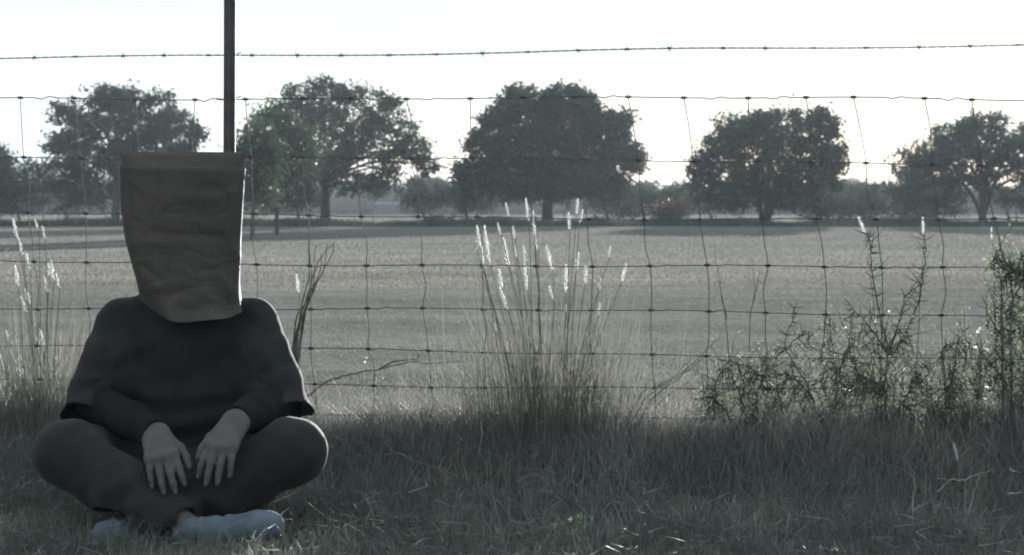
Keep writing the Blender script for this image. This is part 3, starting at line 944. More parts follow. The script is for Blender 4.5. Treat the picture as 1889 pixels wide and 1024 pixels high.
# ------------------------------------------------------------------ the seated person
def build_person():
    G0 = np.array((-0.80, 5.40, float(gz(-0.8, 5.4))))
    root = thing('person', 'person sitting cross-legged on the grass in dark clothes, head inside a paper bag', 'person', G0)
    # joints
    hipL, hipR = P(290, 880, 5.40), P(390, 880, 5.40)
    kneeL, kneeR = P(124, 836, 5.03), P(541, 832, 5.03)
    ankL, ankR = P(352, 978, 4.90), P(232, 985, 4.97)        # ankL belongs to the leg whose knee is left in the picture
    shL, shR = P(230, 608, 5.33), P(464, 608, 5.33)
    elL, elR = P(178, 742, 5.22), P(512, 742, 5.22)
    wrL, wrR = P(287, 800, 4.985), P(437, 775, 4.985)
    chest, belly, pelvis = P(345, 665, 5.33), P(342, 780, 5.37), P(340, 868, 5.42)
    neck0, neck1 = P(346, 575, 5.34), P(345, 520, 5.31)
    headc = P(342, 462, 5.305)

    # ---- body: one continuous surface with head, arms, hands and bare detail
    h = 0.0036
    S = SDF((-1.16, 4.80, 0.0), (-0.42, 5.60, 0.82), h)
    S.ell(headc, (0.074, 0.094, 0.112), 0)
    S.ell(headc + (0, -.028, -.055), (0.056, 0.066, 0.066), .03)          # jaw
    S.cap(headc + (0, -.088, .012), headc + (0, -.108, -.022), .010, .014, .012)   # nose
    for sx in (-1, 1):
        S.ell(headc + (sx * .031, -.088, .012), (.016, .012, .010), .008)
        S.ell(headc + (sx * .076, .008, -.008), (.010, .022, .034), .008)  # ears
    S.ell(headc + (0, -.094, -.054), (.024, .012, .008), .008)            # mouth
    S.cap(neck0, neck1, .056, .052, .03)
    S.ell(chest, (.135, .095, .15), .05); S.ell(belly, (.13, .10, .12), .05); S.ell(pelvis, (.15, .115, .09), .05)
    for a, b, c in ((shL, elL, wrL), (shR, elR, wrR)):
        S.cap(neck0, a, .05, .055, .04)
        S.cap(a, b, .046, .038, .03); S.cap(b, b * .5 + c * .5, .038, .033, .02); S.cap(b * .5 + c * .5, c, .033, .024, .02)
    for a, b, c in ((hipL, kneeL, ankL), (hipR, kneeR, ankR)):
        S.cap(a, b, .075, .055, .04); S.cap(b, c, .052, .032, .03)

    def hand(W, K, T, lat, side):
        """W wrist, K middle knuckle, T middle finger tip, lat: unit vector toward the thumb"""
        W, K, T = map(np.asarray, (W, K, T))
        f = unit(K - W); lat = unit(lat - f * (lat @ f)); nrm = unit(np.cross(f, lat)) * side     # nrm: back of the hand
        L = np.linalg.norm(K - W)
        kn = [K + lat * .029 - f * .006, K + lat * .010, K - lat * .010 - f * .003, K - lat * .028 - f * .012]
        for q, r in zip(kn, (.0125, .0125, .012, .0115)):
            S.cap(W + (q - K) * .45 + f * .01, q, .015, r, .016)
        S.cap(W, W + f * .03, .026, .024, .02, flat=(nrm, .72))
        g = unit(T - K)
        lens = [(.036, .022, .018), (.040, .0245, .019), (.037, .0235, .019), (.029, .018, .017)]
        spread = (.10, .03, -.04, -.12)
        bends = (.10, .30, .30)
        tips = []
        for q, l3, sp, r0 in zip(kn, lens, spread, (.0098, .0100, .0096, .0086)):
            d = unit(g + lat * sp); p = q; r = r0
            for j, l in enumerate(l3):
                d = unit(d - nrm * bends[j] * (1 + .15 * sp))
                p2 = p + d * l
                S.cap(p, p2, r, r * .90, .004 if j else .007)
                p, r = p2, r * .90
            tips.append((p, d, r))
            S.cap(q + nrm * .003, q + nrm * .003 + d * .002, .0095, .0095, .008)
        # thumb from the side of the palm near its base
        b0 = W + f * .022 + lat * .018 - nrm * .006
        d1 = unit(f * .75 + lat * .62 - nrm * .25)
        p1 = b0 + d1 * .042; d2 = unit(f * .95 + lat * .22 - nrm * .22); p2 = p1 + d2 * .031; d3 = unit(f * 1.0 - nrm * .30); p3 = p2 + d3 * .025
        S.cap(b0, p1, .0155, .012, .014); S.cap(p1, p2, .0115, .0105, .006); S.cap(p2, p3, .0108, .0088, .004)
        tips.append((p3, d3, .0088))
        return tips, nrm
    t1, n1 = hand(wrL, P(299, 846, 4.92), P(309, 896, 4.88), np.array((1, -.15, .05)), 1)
    t2, n2 = hand(wrR, P(406, 828, 4.92), P(387, 882, 4.88), np.array((-1, -.15, -.2)), -1)
    body = obj('body', S.mesh('body', M['skin'], 1), root)
    nail = MB()
    nm = None
    for tips, nn in ((t1, n1), (t2, n2)):
        for (p, d, r) in tips:
            up = unit(nn - d * (nn @ d)); sd = np.cross(d, up)
            c = p + up * (r * .90) + d * r * .15
            V = [c - d * .005 - sd * .0042 - up * .0012, c - d * .005 + sd * .0042 - up * .0012, c + d * .0055 + sd * .004 - up * .0012, c + d * .0055 - sd * .004 - up * .0012,
                 c - d * .004 + up * .0006, c + d * .005 + up * .0004]
            mb = MB(); mb.add(V, [(0, 1, 4), (1, 2, 5, 4), (2, 3, 5), (3, 0, 4, 5), (3, 2, 1, 0)])
            o = bpy.data.objects.new('fingernail', mb.mesh('fingernail', M['nail'], True)); col.objects.link(o); o.parent = body
    del S

    # ---- trousers
    T = SDF((-1.16, 4.78, -0.03), (-0.40, 5.62, 0.34), 0.0042)
    T.ell(P(340, 872, 5.42), (.175, .14, .105), .04)
    for a, b, c, rr in ((hipL, kneeL, ankL, 1), (hipR, kneeR, ankR, 1)):
        m_ = (a + b) / 2
        T.cap(a, m_ + (0, 0, .004), .098, .088, .04); T.cap(m_, b, .088, .073, .03)
        e = b * .13 + c * .87
        mid = (b + e) / 2 + np.array((0, .004, -.004))
        T.cap(b, mid, .070, .066, .03); T.cap(mid, e, .066, .052, .02)
        T.cap(b * .75 + c * .25 + (0, .03, -.03), mid + (0, .03, -.03), .055, .05, .03)
    # lap cloth sagging between the thighs
    T.ell(P(340, 885, 5.2), (.12, .16, .07), .05)

    def tfold(x, y, z):
        w = np.zeros_like(x)
        for kn, sgn in ((kneeL, 1), (kneeR, -1)):
            u = (x - kn[0]) * sgn
            m = np.exp(-((u - .17) / .09) ** 2)
            w += m * (.0058 * np.sin(u * 66 + z * 52 + 2.2 * np.sin(y * 17 + z * 15)) + .0022 * np.sin(u * 35 - z * 90 + 2 * np.sin(y * 24)))
            w += np.exp(-((u - .03) / .05) ** 2) * .0012 * np.sin(z * 60 + y * 40 + 2 * np.sin(u * 50))
        w += .0016 * np.sin(x * 70 + 3 * np.sin(z * 26) + y * 30) * np.cos(z * 50 + y * 18)
        return w
    T.warp(tfold)
    for b, c in ((kneeL, ankL), (kneeR, ankR)):
        e = b * .13 + c * .87; ax_ = unit(c - b)
        T.cut(e + ax_ * .025, ax_, e + ax_ * .07, .085)
        T.carve(e + ax_ * .0, e + ax_ * .08, .042)
    obj('trousers', T.mesh('trousers', M['trouser'], 1), root)
    del T

    # ---- loose shirt with wide elbow sleeves
    H = SDF((-1.12, 5.02, 0.05), (-0.42, 5.60, 0.60), 0.0040)
    H.ell(P(345, 655, 5.33), (.150, .108, .150), .05)
    H.ell(P(342, 760, 5.36), (.160, .125, .150), .05)
    H.ell(P(341, 840, 5.38), (.175, .135, .095), .05)
    H.cap(P(236, 594, 5.34), P(458, 594, 5.34), .056, .056, .04)
    H.cap(P(300, 560, 5.345), P(392, 560, 5.345), .050, .050, .04)
    H.cap(P(345, 555, 5.34), P(346, 535, 5.335), .062, .060, .02)       # collar band
    for a, b, sg in ((shL, elL, -1), (shR, elR, 1)):
        o = np.array((sg * .006, 0, 0))
        tip = b + (b - a) * .18
        H.cap(a + o, (a + b) / 2 + o * 1.6, .060, .061, .045); H.cap((a + b) / 2 + o * 1.6, tip + o * 1.2, .061, .066, .03)
        H.cap((a + b) / 2 - o * 3, P(345 + sg * 90, 755, 5.30), .05, .06, .05)   # cloth web under the arm

    def sfold(x, y, z):
        w = np.zeros_like(x)
        for a, b, sg in ((shL, elL, -1), (shR, elR, 1)):
            rr = np.sqrt((x - a[0]) ** 2 + (z - a[2]) ** 2)
            # radiating from the armpit
            ang = np.arctan2(z - a[2] + .10, (x - a[0]) * -sg + .02)
            r2 = np.sqrt((x - a[0]) ** 2 + (z - a[2] + .10) ** 2)
            w += np.exp(-((r2 - .09) / .075) ** 2) * .0042 * np.sin(ang * 5 + 2.0 * np.sin(y * 14) + r2 * 22)
            # rings round the sleeve
            u = unit(b - a); s = (x - a[0]) * u[0] + (y - a[1]) * u[1] + (z - a[2]) * u[2]
            far = np.exp(-((x - (a[0] + b[0]) / 2 - sg * .02) / .07) ** 2)
            w += far * .0030 * np.sin(s * 52 + 3.6 * np.sin(y * 19 + x * 34)) * sstep(.03, .12, s)
        # slack rolls across the belly
        belly_ = np.exp(-((z - .22) / .09) ** 2)
        w += belly_ * .0060 * np.sin(z * 92 + 2.4 * np.sin(x * 13) + x * 14)
        w += .0014 * np.sin(x * 64 + 2 * np.sin(z * 40)) * np.cos(z * 58 + y * 22)
        return w
    H.warp(sfold)
    for a, b in ((shL, elL), (shR, elR)):
        ax_ = unit(b - a)
        p = b + ax_ * .026
        sg = -1 if b[0] < -.8 else 1
        H.cut(p, unit(ax_ + np.array((sg * -.10, 0, 0))), p + ax_ * .075, .088)
        H.carve(b - ax_ * .03, b + ax_ * .09, .052, .056)
    H.carve(P(345, 530, 5.335), P(345, 480, 5.32), .052)
    obj('shirt', H.mesh('shirt', M['shirt'], 1), root)
    del H

    # ---- long dark undershirt sleeves that reach the wrists
    U = SDF((-1.10, 4.92, 0.10), (-0.46, 5.40, 0.42), 0.0038)
    for b, c in ((elL, wrL), (elR, wrR)):
        ax_ = unit(c - b)
        a0 = b - ax_ * .02
        U.cap(a0, b * .4 + c * .6, .047, .042, .02); U.cap(b * .4 + c * .6, c + ax_ * .012, .042, .034, .02)

    def ufold(x, y, z):
        w = np.zeros_like(x)
        for b, c in ((elL, wrL), (elR, wrR)):
            ax_ = unit(c - b); s = (x - b[0]) * ax_[0] + (y - b[1]) * ax_[1] + (z - b[2]) * ax_[2]
            near = np.exp(-(((x - (b[0] + c[0]) / 2) / .16) ** 2))
            w += near * .0012 * np.sin(s * 80 + 2.5 * np.sin(z * 40 + x * 25))
        return w
    U.warp(ufold)
    for b, c in ((elL, wrL), (elR, wrR)):
        ax_ = unit(c - b)
        U.cut(c + ax_ * .004, ax_, c + ax_ * .03, .05)
        U.carve(c - ax_ * .015, c + ax_ * .05, .028)
    obj('undershirt_sleeves', U.mesh('undershirt_sleeves', M['undershirt'], 1), root)
    del U

    # ---- socks
    for (pts, rad) in (([P(338, 980, 4.90), P(385, 980, 4.875), P(430, 978, 4.865), P(470, 974, 4.862), P(494, 972, 4.865)], [.030, .031, .032, .036, .037]),
                       ([P(250, 986, 4.97), P(222, 987, 4.955), P(200, 990, 4.94), P(188, 996, 4.92)], [.033, .036, .036, .032])):
        lo = np.min(pts, 0) - .06; hi = np.max(pts, 0) + .06
        K = SDF(lo, hi, 0.003)
        for i in range(len(pts) - 1):
            K.cap(pts[i], pts[i + 1], rad[i], rad[i + 1], .012)
        a = np.asarray(pts[0]); u = unit(np.asarray(pts[-1]) - a)

        def rib(x, y, z):
            s = (x - a[0]) * u[0] + (y - a[1]) * u[1] + (z - a[2]) * u[2]
            ring = .0020 * np.sin(s * 210) * np.exp(-((s - .10) / .035) ** 2) + .0022 * np.exp(-((s - .048) / .004) ** 2) * -1 + .0018 * np.exp(-((s - .058) / .005) ** 2)
            return ring + .0012 * np.sin(x * 90 + z * 70) * np.sin(z * 80 - y * 50)
        K.warp(rib)
        obj('sock', K.mesh('sock', M['sock'], 1), root)


build_person()


# ------------------------------------------------------------------ paper bag
def build_bag():
    c0 = P(337, 440, 5.26)
    t = thing('paper_bag', 'creased brown paper grocery bag worn upside down over the head of the seated person', 'paper bag', (c0[0], 5.26, 0.47))
    turned = R(9)
    # corner heights: front lower edge of the tilted base and the back edge
    YF, YB = 5.175, 5.335
    NT, NR = 128, 66
    V = []
    def se(th, ex):
        c, s = math.cos(th), math.sin(th)
        return math.copysign(abs(c) ** (2 / ex), c), math.copysign(abs(s) ** (2 / ex), s)
    from math import sin, cos, exp
    def crease(u, z, a, b, w, amp):
        # ridge along the segment a-b in (u, z) on the front
        ax, az = b[0] - a[0], b[1] - a[1]
        L = ax * ax + az * az
        q = ((u - a[0]) * ax + (z - a[1]) * az) / L
        qq = min(1, max(0, q))
        d = ((u - a[0] - qq * ax) * az - (z - a[1] - qq * ax * 0 - qq * az) * ax) / math.sqrt(L)
        e = math.hypot(u - a[0] - qq * ax, z - a[1] - qq * az)
        return amp * 1.3 * exp(-(e / (w * 1.6)) ** 1.4)
    creases = [((-.085, .665), (.03, .742), .006, -.0055), ((-.11, .655), (-.085, .665), .008, .004), ((.03, .742), (.12, .775), .006, .004), ((.0, .672), (.09, .668), .006, -.0045),
               ((-.07, .655), (-.075, .56), .007, .0045), ((-.07, .655), (.0, .665), .006, .004), ((-.065, .545), (.01, .60), .006, .005), ((.01, .60), (.075, .59), .006, -.0045),
               ((.075, .59), (.10, .54), .007, .0045), ((-.05, .53), (.02, .548), .006, -.005), ((.02, .548), (.06, .52), .006, .0045), ((-.10, .60), (-.06, .57), .006, -.004),
               ((.09, .70), (.125, .62), .006, .0035), ((-.12, .80), (-.05, .75), .006, .003), ((.02, .80), (.09, .78), .008, -.003), ((-.02, .50), (.03, .49), .006, -.004)]
    for j in range(NR):
        v = j / (NR - 1)                     # 0 top rim, 1 open hem
        ex = 9.0 * (1 - v) ** 1.2 + 2.7
        hw = .1475 * (1 - v) + .1180 * v + .006 * math.sin(math.pi * v)
        hd = .080 * (1 - v) + .098 * v
        cxm = P(337, 300, 5.2)[0] * (1 - v) + P(351, 580, 5.2)[0] * v + (-.010) * math.sin(math.pi * v)
        for i in range(NT):
            th = 2 * math.pi * i / NT
            a, b = se(th, ex)
            x = cxm + hw * a
            y = 5.255 + hd * b
            fy = (y - YF) / (YB - YF)
            ztop = .828 + (.870 - .828) * fy - .004 * (x - cxm) / .14 * (1 - fy)
            zbot = .462 + .045 * max(0, min(1, fy)) ** 1 + .055 * ((x - cxm) / .12) ** 2 * (1.0 if x < cxm else .35)
            z = ztop * (1 - v) + zbot * v
            u = x - cxm
            nx, ny = a / max(1e-6, math.hypot(a, b)), b / max(1e-6, math.hypot(a, b))
            d = 0
            edge = min(1, v * 9) * 1.0
            d += edge * (.0036 if abs(a) < .85 else .0014) * mnoise.noise(Vector((x * 13, y * 13, z * 9)))
            r_ = abs(mnoise.noise(Vector((x * 22 + 5, y * 22, z * 20))))
            d += edge * (.0012 if abs(a) < .8 else .0004) * (.18 - min(.18, r_)) / .18 * (1 if mnoise.noise(Vector((x * 6, 3, z * 6))) > -.1 else -.6)
            if b < 0:
                for (p, q, w, am) in creases:
                    d += edge * crease(u, z, p, q, w, am) * min(1, -b * 1.6)
            # pinch of the gusset on both sides
            d -= .005 * math.exp(-(b / .28) ** 2) * math.sin(math.pi * min(1, v * 1.1)) * (1 if abs(a) > .6 else 0)
            # hem: puckered, curling out at the front right
            if v > .86:
                k = (v - .86) / .14
                d += k * .006 * math.sin(th * 9 + 1.3 * math.sin(th * 4)) 
                if b < -.2:
                    g = math.exp(-((u - .035) / .055) ** 2)
                    d += (k ** 2) * .036 * g
                    z += (k ** 3) * .012 * g
            V.append((x + nx * d, y + ny * d, z))
    Fc = []
    for j in range(NR - 1):
        for i in range(NT):
            i2 = (i + 1) % NT
            Fc.append((j * NT + i, (j + 1) * NT + i, (j + 1) * NT + i2, j * NT + i2))
    me = make_mesh('bag_wall', V, Fc, M['kraft'], True)
    wobj = obj('bag_wall', me, t)
    md = wobj.modifiers.new('paper', 'SOLIDIFY'); md.thickness = .0012; md.offset = -1
    # tilted base panel with its folded rim and glued flaps
    top = V[:NT]
    mb = MB()
    rings = [1.003, 1.0, .965, .90, .82, .72, .6, .4, .2]
    cx_, cy_ = np.mean([p[0] for p in top]), np.mean([p[1] for p in top])
    VV = []
    for k, s in enumerate(rings):
        for p in top:
            fx, fy = cx_ + (p[0] - cx_) * s, cy_ + (p[1] - cy_) * s
            ff = (fy - YF) / (YB - YF)
            rise = ff if k < 2 else float(sstep(.70, .97, ff)) * .98
            zz = .828 + .042 * rise - .004 * (fx - cx_) / .14 * (1 - ff)
            zz += (-.004, .0030, .0)[min(k, 2)] + (.0025 * mnoise.noise(Vector((fx * 20, fy * 20, 1))) if k > 1 else 0)
            VV.append((fx, fy, zz))
    FF = []
    for k in range(len(rings) - 1):
        for i in range(NT):
            i2 = (i + 1) % NT
            FF.append((k * NT + i, k * NT + i2, (k + 1) * NT + i2, (k + 1) * NT + i))
    FF.append(tuple(range((len(rings) - 1) * NT, len(rings) * NT)))
    mb.add(VV, FF)
    obj('bag_base', mb.mesh('bag_base', M['kraft'], True), t)
    t.rotation_euler.z = turned
    t.location.x -= .009


build_bag()
# ------------------------------------------------------------------ plants along the fence
def seed_head_mesh(seed):
    """feathery spike, unit length along +Z"""
    rr = np.random.default_rng(seed)
    mb = MB()
    n = 90
    for i in range(n):
        t = i / n
        z = t * .93 + rr.uniform(-.02, .02)
        az = rr.uniform(0, 2 * math.pi)
        w = .105 * (0.55 + .9 * math.sin(math.pi * min(1, t * .9 + .12))) * rr.uniform(.5, 1.2)
        d = np.array((math.cos(az), math.sin(az), 0)); s = np.array((-math.sin(az), math.cos(az), 0))
        p = np.array((0, 0, z)); tip = p + d * w + np.array((0, 0, rr.uniform(.06, .16)))
        mb.add([p - s * .026, p + s * .026, tip + s * .010, tip - s * .010], [(0, 1, 2, 3)])
    return mb.mesh('seed_head', M['fluff'])


HEADS = [seed_head_mesh(i) for i in range(4)]


def child(name, me, root, loc=(0, 0, 0), rot=None, scale=None, kind=None):
    o = bpy.data.objects.new(name, me); col.objects.link(o); o.parent = root
    o.location = Vector(loc) - root.location
    if rot is not None:
        o.rotation_euler = rot
    if scale is not None:
        o.scale = scale
    if kind:
        o['kind'] = kind
    return o


def tuft(base, n, spread, hmin, hmax, width, fan, mat_key, curl=.6):
    r = rng.normal(0, 1, (n, 2)) * spread
    b = np.stack((base[0] + r[:, 0], base[1] + r[:, 1], gz(base[0] + r[:, 0], base[1] + r[:, 1]) - .005), 1)
    az = np.arctan2(r[:, 1], r[:, 0]) + rng.normal(0, .7, n)
    h = rng.uniform(hmin, hmax, n)
    lean = np.clip(np.abs(rng.normal(fan, fan * .6, n)), .02, 1.3)
    return blades(b, h, rng.uniform(.6, 1.3, n) * width, lean, az, curl)


def bluestem(label, base_px, Y, heads, n_blades, spread, h, fan, group):
    bx = (base_px - CX) / F * Y
    root = thing('bluestem_grass', label, 'grass clump', (bx, Y, float(gz(bx, Y))), group)
    V1, F1 = tuft((bx, Y), n_blades, spread, h * .38, h, .0020, fan, 'blue')
    V2, F2 = tuft((bx, Y), n_blades // 4, spread * .9, h * .2, h * .55, .0024, fan * 1.7, 'blue')
    V = np.vstack((V1, V2)); Fc = np.vstack((F1, F2 + len(V1)))
    obj('blades', make_mesh('blades', V, Fc, M['blue']), root, kind='stuff')
    for i, hd in enumerate(heads):
        (x0, y0), (x1, y1) = hd
        Yh = Y + random.uniform(-.10, .10)
        top, bot = P(x0, y0, Yh), P(x1, y1, Yh)
        sx = bx + (bot[0] - bx) * random.uniform(.28, .55) + random.uniform(-.02, .02)
        b = np.array((sx, Y + (Yh - Y) * .4, float(gz(sx, Y)) - .01))
        m = b * .45 + bot * .55 + np.array(((b[0] - bot[0]) * .12, 0, 0))
        mb = MB(); mb.tube(spline([b, m, bot, (bot + top) / 2, top - (top - bot) * .1], 14), np.linspace(.0012, .0006, 14), 4)
        st = obj('stem', mb.mesh('stem', M['stem']), root)
        d = Vector(top - bot); L = d.length * 1.05
        o = bpy.data.objects.new('seed_head', HEADS[i % 4]); col.objects.link(o); o.parent = st
        o.location = Vector(bot)
        o.matrix_parent_inverse = Matrix()
        # stem keeps world-space vertices while parented to the clump: give the head the same frame
        o.rotation_euler = d.to_track_quat('Z', 'Y').to_euler()
        w = min(L * 1.0, .050) * random.uniform(.85, 1.2)
        o.scale = (w, w, L)
    return root


def hv(x, y0, y1, lean=3):
    return ((x - lean, y0), (x + lean, y1))


central = [hv(936, 375, 400), hv(973, 368, 408), hv(985, 390, 440, 2), hv(921, 412, 433), hv(883, 418, 458), hv(899, 420, 488, 5), hv(890, 455, 490, 2), hv(948, 418, 440, 2),
           hv(934, 442, 495, 5), hv(968, 455, 482, 3), hv(971, 480, 536, 2), hv(1014, 456, 498, 6), hv(1044, 490, 540, 0), hv(1065, 468, 500, -2), hv(1080, 492, 524, -1),
           hv(1151, 488, 520, -4), hv(923, 498, 532), hv(930, 532, 572, 7), hv(1018, 528, 555, 5), hv(1050, 393, 424, 1), hv(1065, 368, 396, -1), hv(1072, 388, 412, -3), hv(1107, 516, 536, -2),
           hv(1106, 560, 582, -1), hv(1125, 455, 476, -1), hv(1044, 562, 584, 0), hv(886, 485, 502, 2), hv(952, 452, 474, 1), hv(879, 445, 462, 1), hv(912, 590, 612, 4), hv(990, 440, 462, 3), hv(936, 632, 650, 1)]
BG = 'bluestem clumps at the fence'
bluestem('large clump of tan bluestem grass with many white feathery seed heads, right of the person', 1015, 6.03, central, 1000, .130, .50, .19, BG)
leftheads = [hv(28, 405, 440, 4), hv(38, 440, 470, 4), hv(52, 468, 500, 4), hv(68, 405, 426, 4), hv(81, 418, 442, 3), hv(31, 492, 528, 3), hv(90, 486, 510, 1), hv(97, 484, 516, 3), hv(85, 512, 540, 3),
             hv(107, 506, 532, 3), hv(52, 533, 562, 5), hv(43, 548, 576, 5), hv(77, 608, 640, 4), hv(40, 680, 700, 6)]
bluestem('greener bluestem clump with fewer seed heads, left of the person at the picture edge', 88, 6.18, leftheads, 560, .08, .42, .18, BG)
# second sparse tuft at the left edge
bluestem('short dry bluestem tuft cut by the left edge of the picture', 12, 6.12, [hv(14, 610, 632, 3)], 260, .06, .20, .35, BG)


def stalks(name, label, category, lines, Y, r, mat, group=None, extra=None):
    """a thing made of stems given as pixel polylines"""
    p0 = P(*lines[0][0], Y)
    root = thing(name, label, category, (p0[0], Y, float(gz(p0[0], Y))), group)
    for ln in lines:
        dy = random.uniform(-.03, .03)
        pts = [P(px, py, Y + dy * i / max(1, len(ln) - 1)) for i, (px, py) in enumerate(ln)]
        sp_ = spline(pts, max(8, len(pts) * 4)); sp_ = sp_ + rng.normal(0, .0012, sp_.shape)
        mb = MB(); mb.tube(sp_, np.linspace(r, r * .35, len(sp_)), 5)
        obj('stem', mb.mesh('stem', mat), root)
    return root


# bundle of dark dry stalks behind the person's shoulder
stalks('dry_weed', 'bundle of thin dark dry stalks leaning right behind the shoulder of the person', 'dry weed',
       [[(532, 790), (542, 640), (566, 550), (588, 482), (618, 446)], [(533, 790), (548, 625), (575, 545), (598, 492), (603, 448)], [(534, 790), (556, 600), (577, 530), (582, 450)],
        [(535, 792), (552, 590), (570, 510), (568, 446)], [(536, 790), (550, 618), (580, 530), (612, 470), (616, 452)], [(531, 792), (545, 600), (562, 560), (590, 500), (592, 470)], [(537, 790), (560, 600), (575, 520), (572, 470)]],
       6.28, .0026, M['darkstem'])
stalks('dead_twig', 'dark dead twig lying slanted across the lower fence wires right of the person', 'twig',
       [[(560, 735), (610, 702), (650, 690), (700, 681), (765, 667), (790, 671), (850, 667)], [(700, 681), (725, 668), (765, 662), (772, 656)]], 6.22, .0028, M['darkstem'])
stalks('dead_weed', 'grey dead stems slanting up to the right between clump and thorny shrubs', 'dead stem',
       [[(1165, 800), (1190, 735), (1250, 695), (1300, 650), (1328, 622)], [(1170, 800), (1205, 735), (1262, 690), (1305, 655)], [(1160, 800), (1180, 730), (1235, 700), (1275, 660)], [(1175, 800), (1215, 745), (1275, 700)]], 6.05, .0022, M['darkstem'])
stalks('pale_branch', 'thin pale forked branch fallen on the shaded bank between person and clump', 'branch',
       [[(725, 832), (770, 852), (830, 872), (870, 884), (925, 889), (1030, 886), (1090, 872)], [(826, 871), (870, 896), (905, 925), (930, 935), (1000, 934)], [(860, 880), (940, 868), (1010, 866)]], 5.62, .0016, M['stem'])
stalks('thin_weed', 'single thin dark weed stem rising behind the fence right of the clump', 'weed', [[(1350, 780), (1344, 640), (1334, 560), (1322, 492), (1318, 450)], [(1340, 590), (1330, 540), (1330, 510)]], 6.15, .0016, M['darkstem'], 'thin weed stems')
stalks('thin_weed', 'short forked weed stem rising behind the fence above the tangled bush', 'weed', [[(1382, 780), (1384, 590), (1392, 540), (1388, 478)], [(1388, 560), (1398, 520), (1402, 500)]], 6.1, .0016, M['darkstem'], 'thin weed stems')


def shrub(label, stems, leafy, Y, group='thorny shrubs along the fence', mat='shrubleaf', thorn=1.0, name='thorny_shrub', leaf=.0085):
    p0 = P(*stems[0][0], Y)
    root = thing(name, label, 'shrub', (p0[0], Y, float(gz(p0[0], Y))), group)
    anchors = []
    for si, ln in enumerate(stems):
        ph = rng.uniform(0, 6)
        pts = [P(px, py, Y + .05 * math.sin(ph + i) * (i > 0)) for i, (px, py) in enumerate(ln)]
        n = max(10, len(pts) * 5)
        sp_ = spline(pts, n) + rng.normal(0, .0016, (n, 3))
        mb = MB(); rad = np.linspace(.0032 if si == 0 else .0026, .0010, n)
        mb.tube(sp_, rad, 6)
        L = np.linalg.norm(np.diff(sp_, axis=0), axis=1).sum()
        for q in range(int(L / .014 * thorn)):
            i = rng.integers(2, n - 1); a = sp_[i] * .5 + sp_[i - 1] * .5
            tdir = unit(sp_[i] - sp_[i - 1])
            d = unit(np.cross(tdir, rng.normal(0, 1, 3))); d = unit(d + tdir * .35)
            l = rng.uniform(.010, .034) if rng.random() < .75 else rng.uniform(.035, .07)
            mb.tube([a, a + d * l * .5 + rng.normal(0, .002, 3), a + d * l + np.array((0, 0, .12 * l))], [.0013, .001, .0004], 4, cap=False)
        anchors.extend(sp_[2:])
        obj('stem', mb.mesh('stem', M['darkstem']), root)
    anchors = np.array(anchors)
    # twigs carrying small leaves
    tw = MB(); LV = []
    for (px, py, rx, ry, n) in leafy:
        k = Y / F
        for _ in range(int(n * (.50 if leaf > .011 else .8))):
            d = np.clip(rng.normal(0, 1, 3), -1.9, 1.9)
            q = P(px, py, Y) + d * np.array((rx * k, (rx + ry) * .35 * k, ry * k)) * .70
            j = np.argmin(((anchors - q) ** 2).sum(1) + rng.uniform(0, .002))
            a = anchors[j]
            l = rng.uniform(.04, .10)
            dr = unit(q - a + rng.normal(0, .03, 3) + np.array((0, 0, .05)))
            s0 = q - dr * l * .5
            pts = [s0, q + rng.normal(0, .006, 3), q + dr * l * .5 + rng.normal(0, .008, 3)]
            c = spline(pts, 6)
            tw.tube(c, [.0010, .0009, .0008, .0007, .0006, .0004], 4, cap=False)
            if rng.random() < .5:
                tw.tube([a, (a + s0) / 2 + rng.normal(0, .012, 3), s0], [.0016, .0014, .0012], 4, cap=False)
            for c_ in c:
                for _k in range(2):
                    b = c_ + rng.normal(0, .0075, 3)
                    u = unit(rng.normal(0, 1, 3) + np.array((0, 0, .4))); w = unit(np.cross(u, rng.normal(0, 1, 3)))
                    s = leaf * rng.uniform(.6, 1.5)
                    LV.append((b, b + u * s * .5 + w * s * .26, b + u * s, b + u * s * .5 - w * s * .26))
    obj('twigs', tw.mesh('twigs', M['darkstem']), root, kind='stuff')
    if LV:
        V = np.array(LV).reshape(-1, 3)
        obj('leaves', make_mesh('leaves', V, np.arange(len(V)).reshape(-1, 4), M[mat]), root, kind='stuff')
    return root


shrub('rounded tangled leafy bush at the foot of the fence, nearest the bluestem clump',
      [[(1380, 815), (1370, 740), (1345, 690), (1325, 660)], [(1385, 815), (1395, 740), (1410, 690), (1425, 655)], [(1315, 760), (1325, 695), (1360, 672), (1400, 690), (1440, 735)], [(1375, 815), (1340, 760), (1312, 730)]],
      [(1365, 700, 55, 45, 75), (1335, 745, 45, 50, 60), (1415, 735, 50, 50, 70), (1380, 775, 75, 35, 80)], 5.90, thorn=.6)
shrub('sparse thorny shrub with a long stem leaning left, beside the rounded tangled bush',
      [[(1530, 810), (1505, 750), (1478, 690), (1450, 645), (1456, 605), (1470, 555)], [(1535, 810), (1545, 720), (1540, 670), (1530, 600)], [(1450, 645), (1475, 620), (1490, 610)], [(1540, 690), (1570, 640), (1598, 600)], [(1505, 810), (1500, 740), (1468, 700), (1450, 690)]],
      [(1465, 650, 45, 40, 20), (1490, 710, 55, 50, 50), (1532, 625, 20, 38, 26), (1530, 720, 55, 60, 80), (1490, 780, 70, 35, 60), (1430, 700, 30, 30, 20)], 5.86)
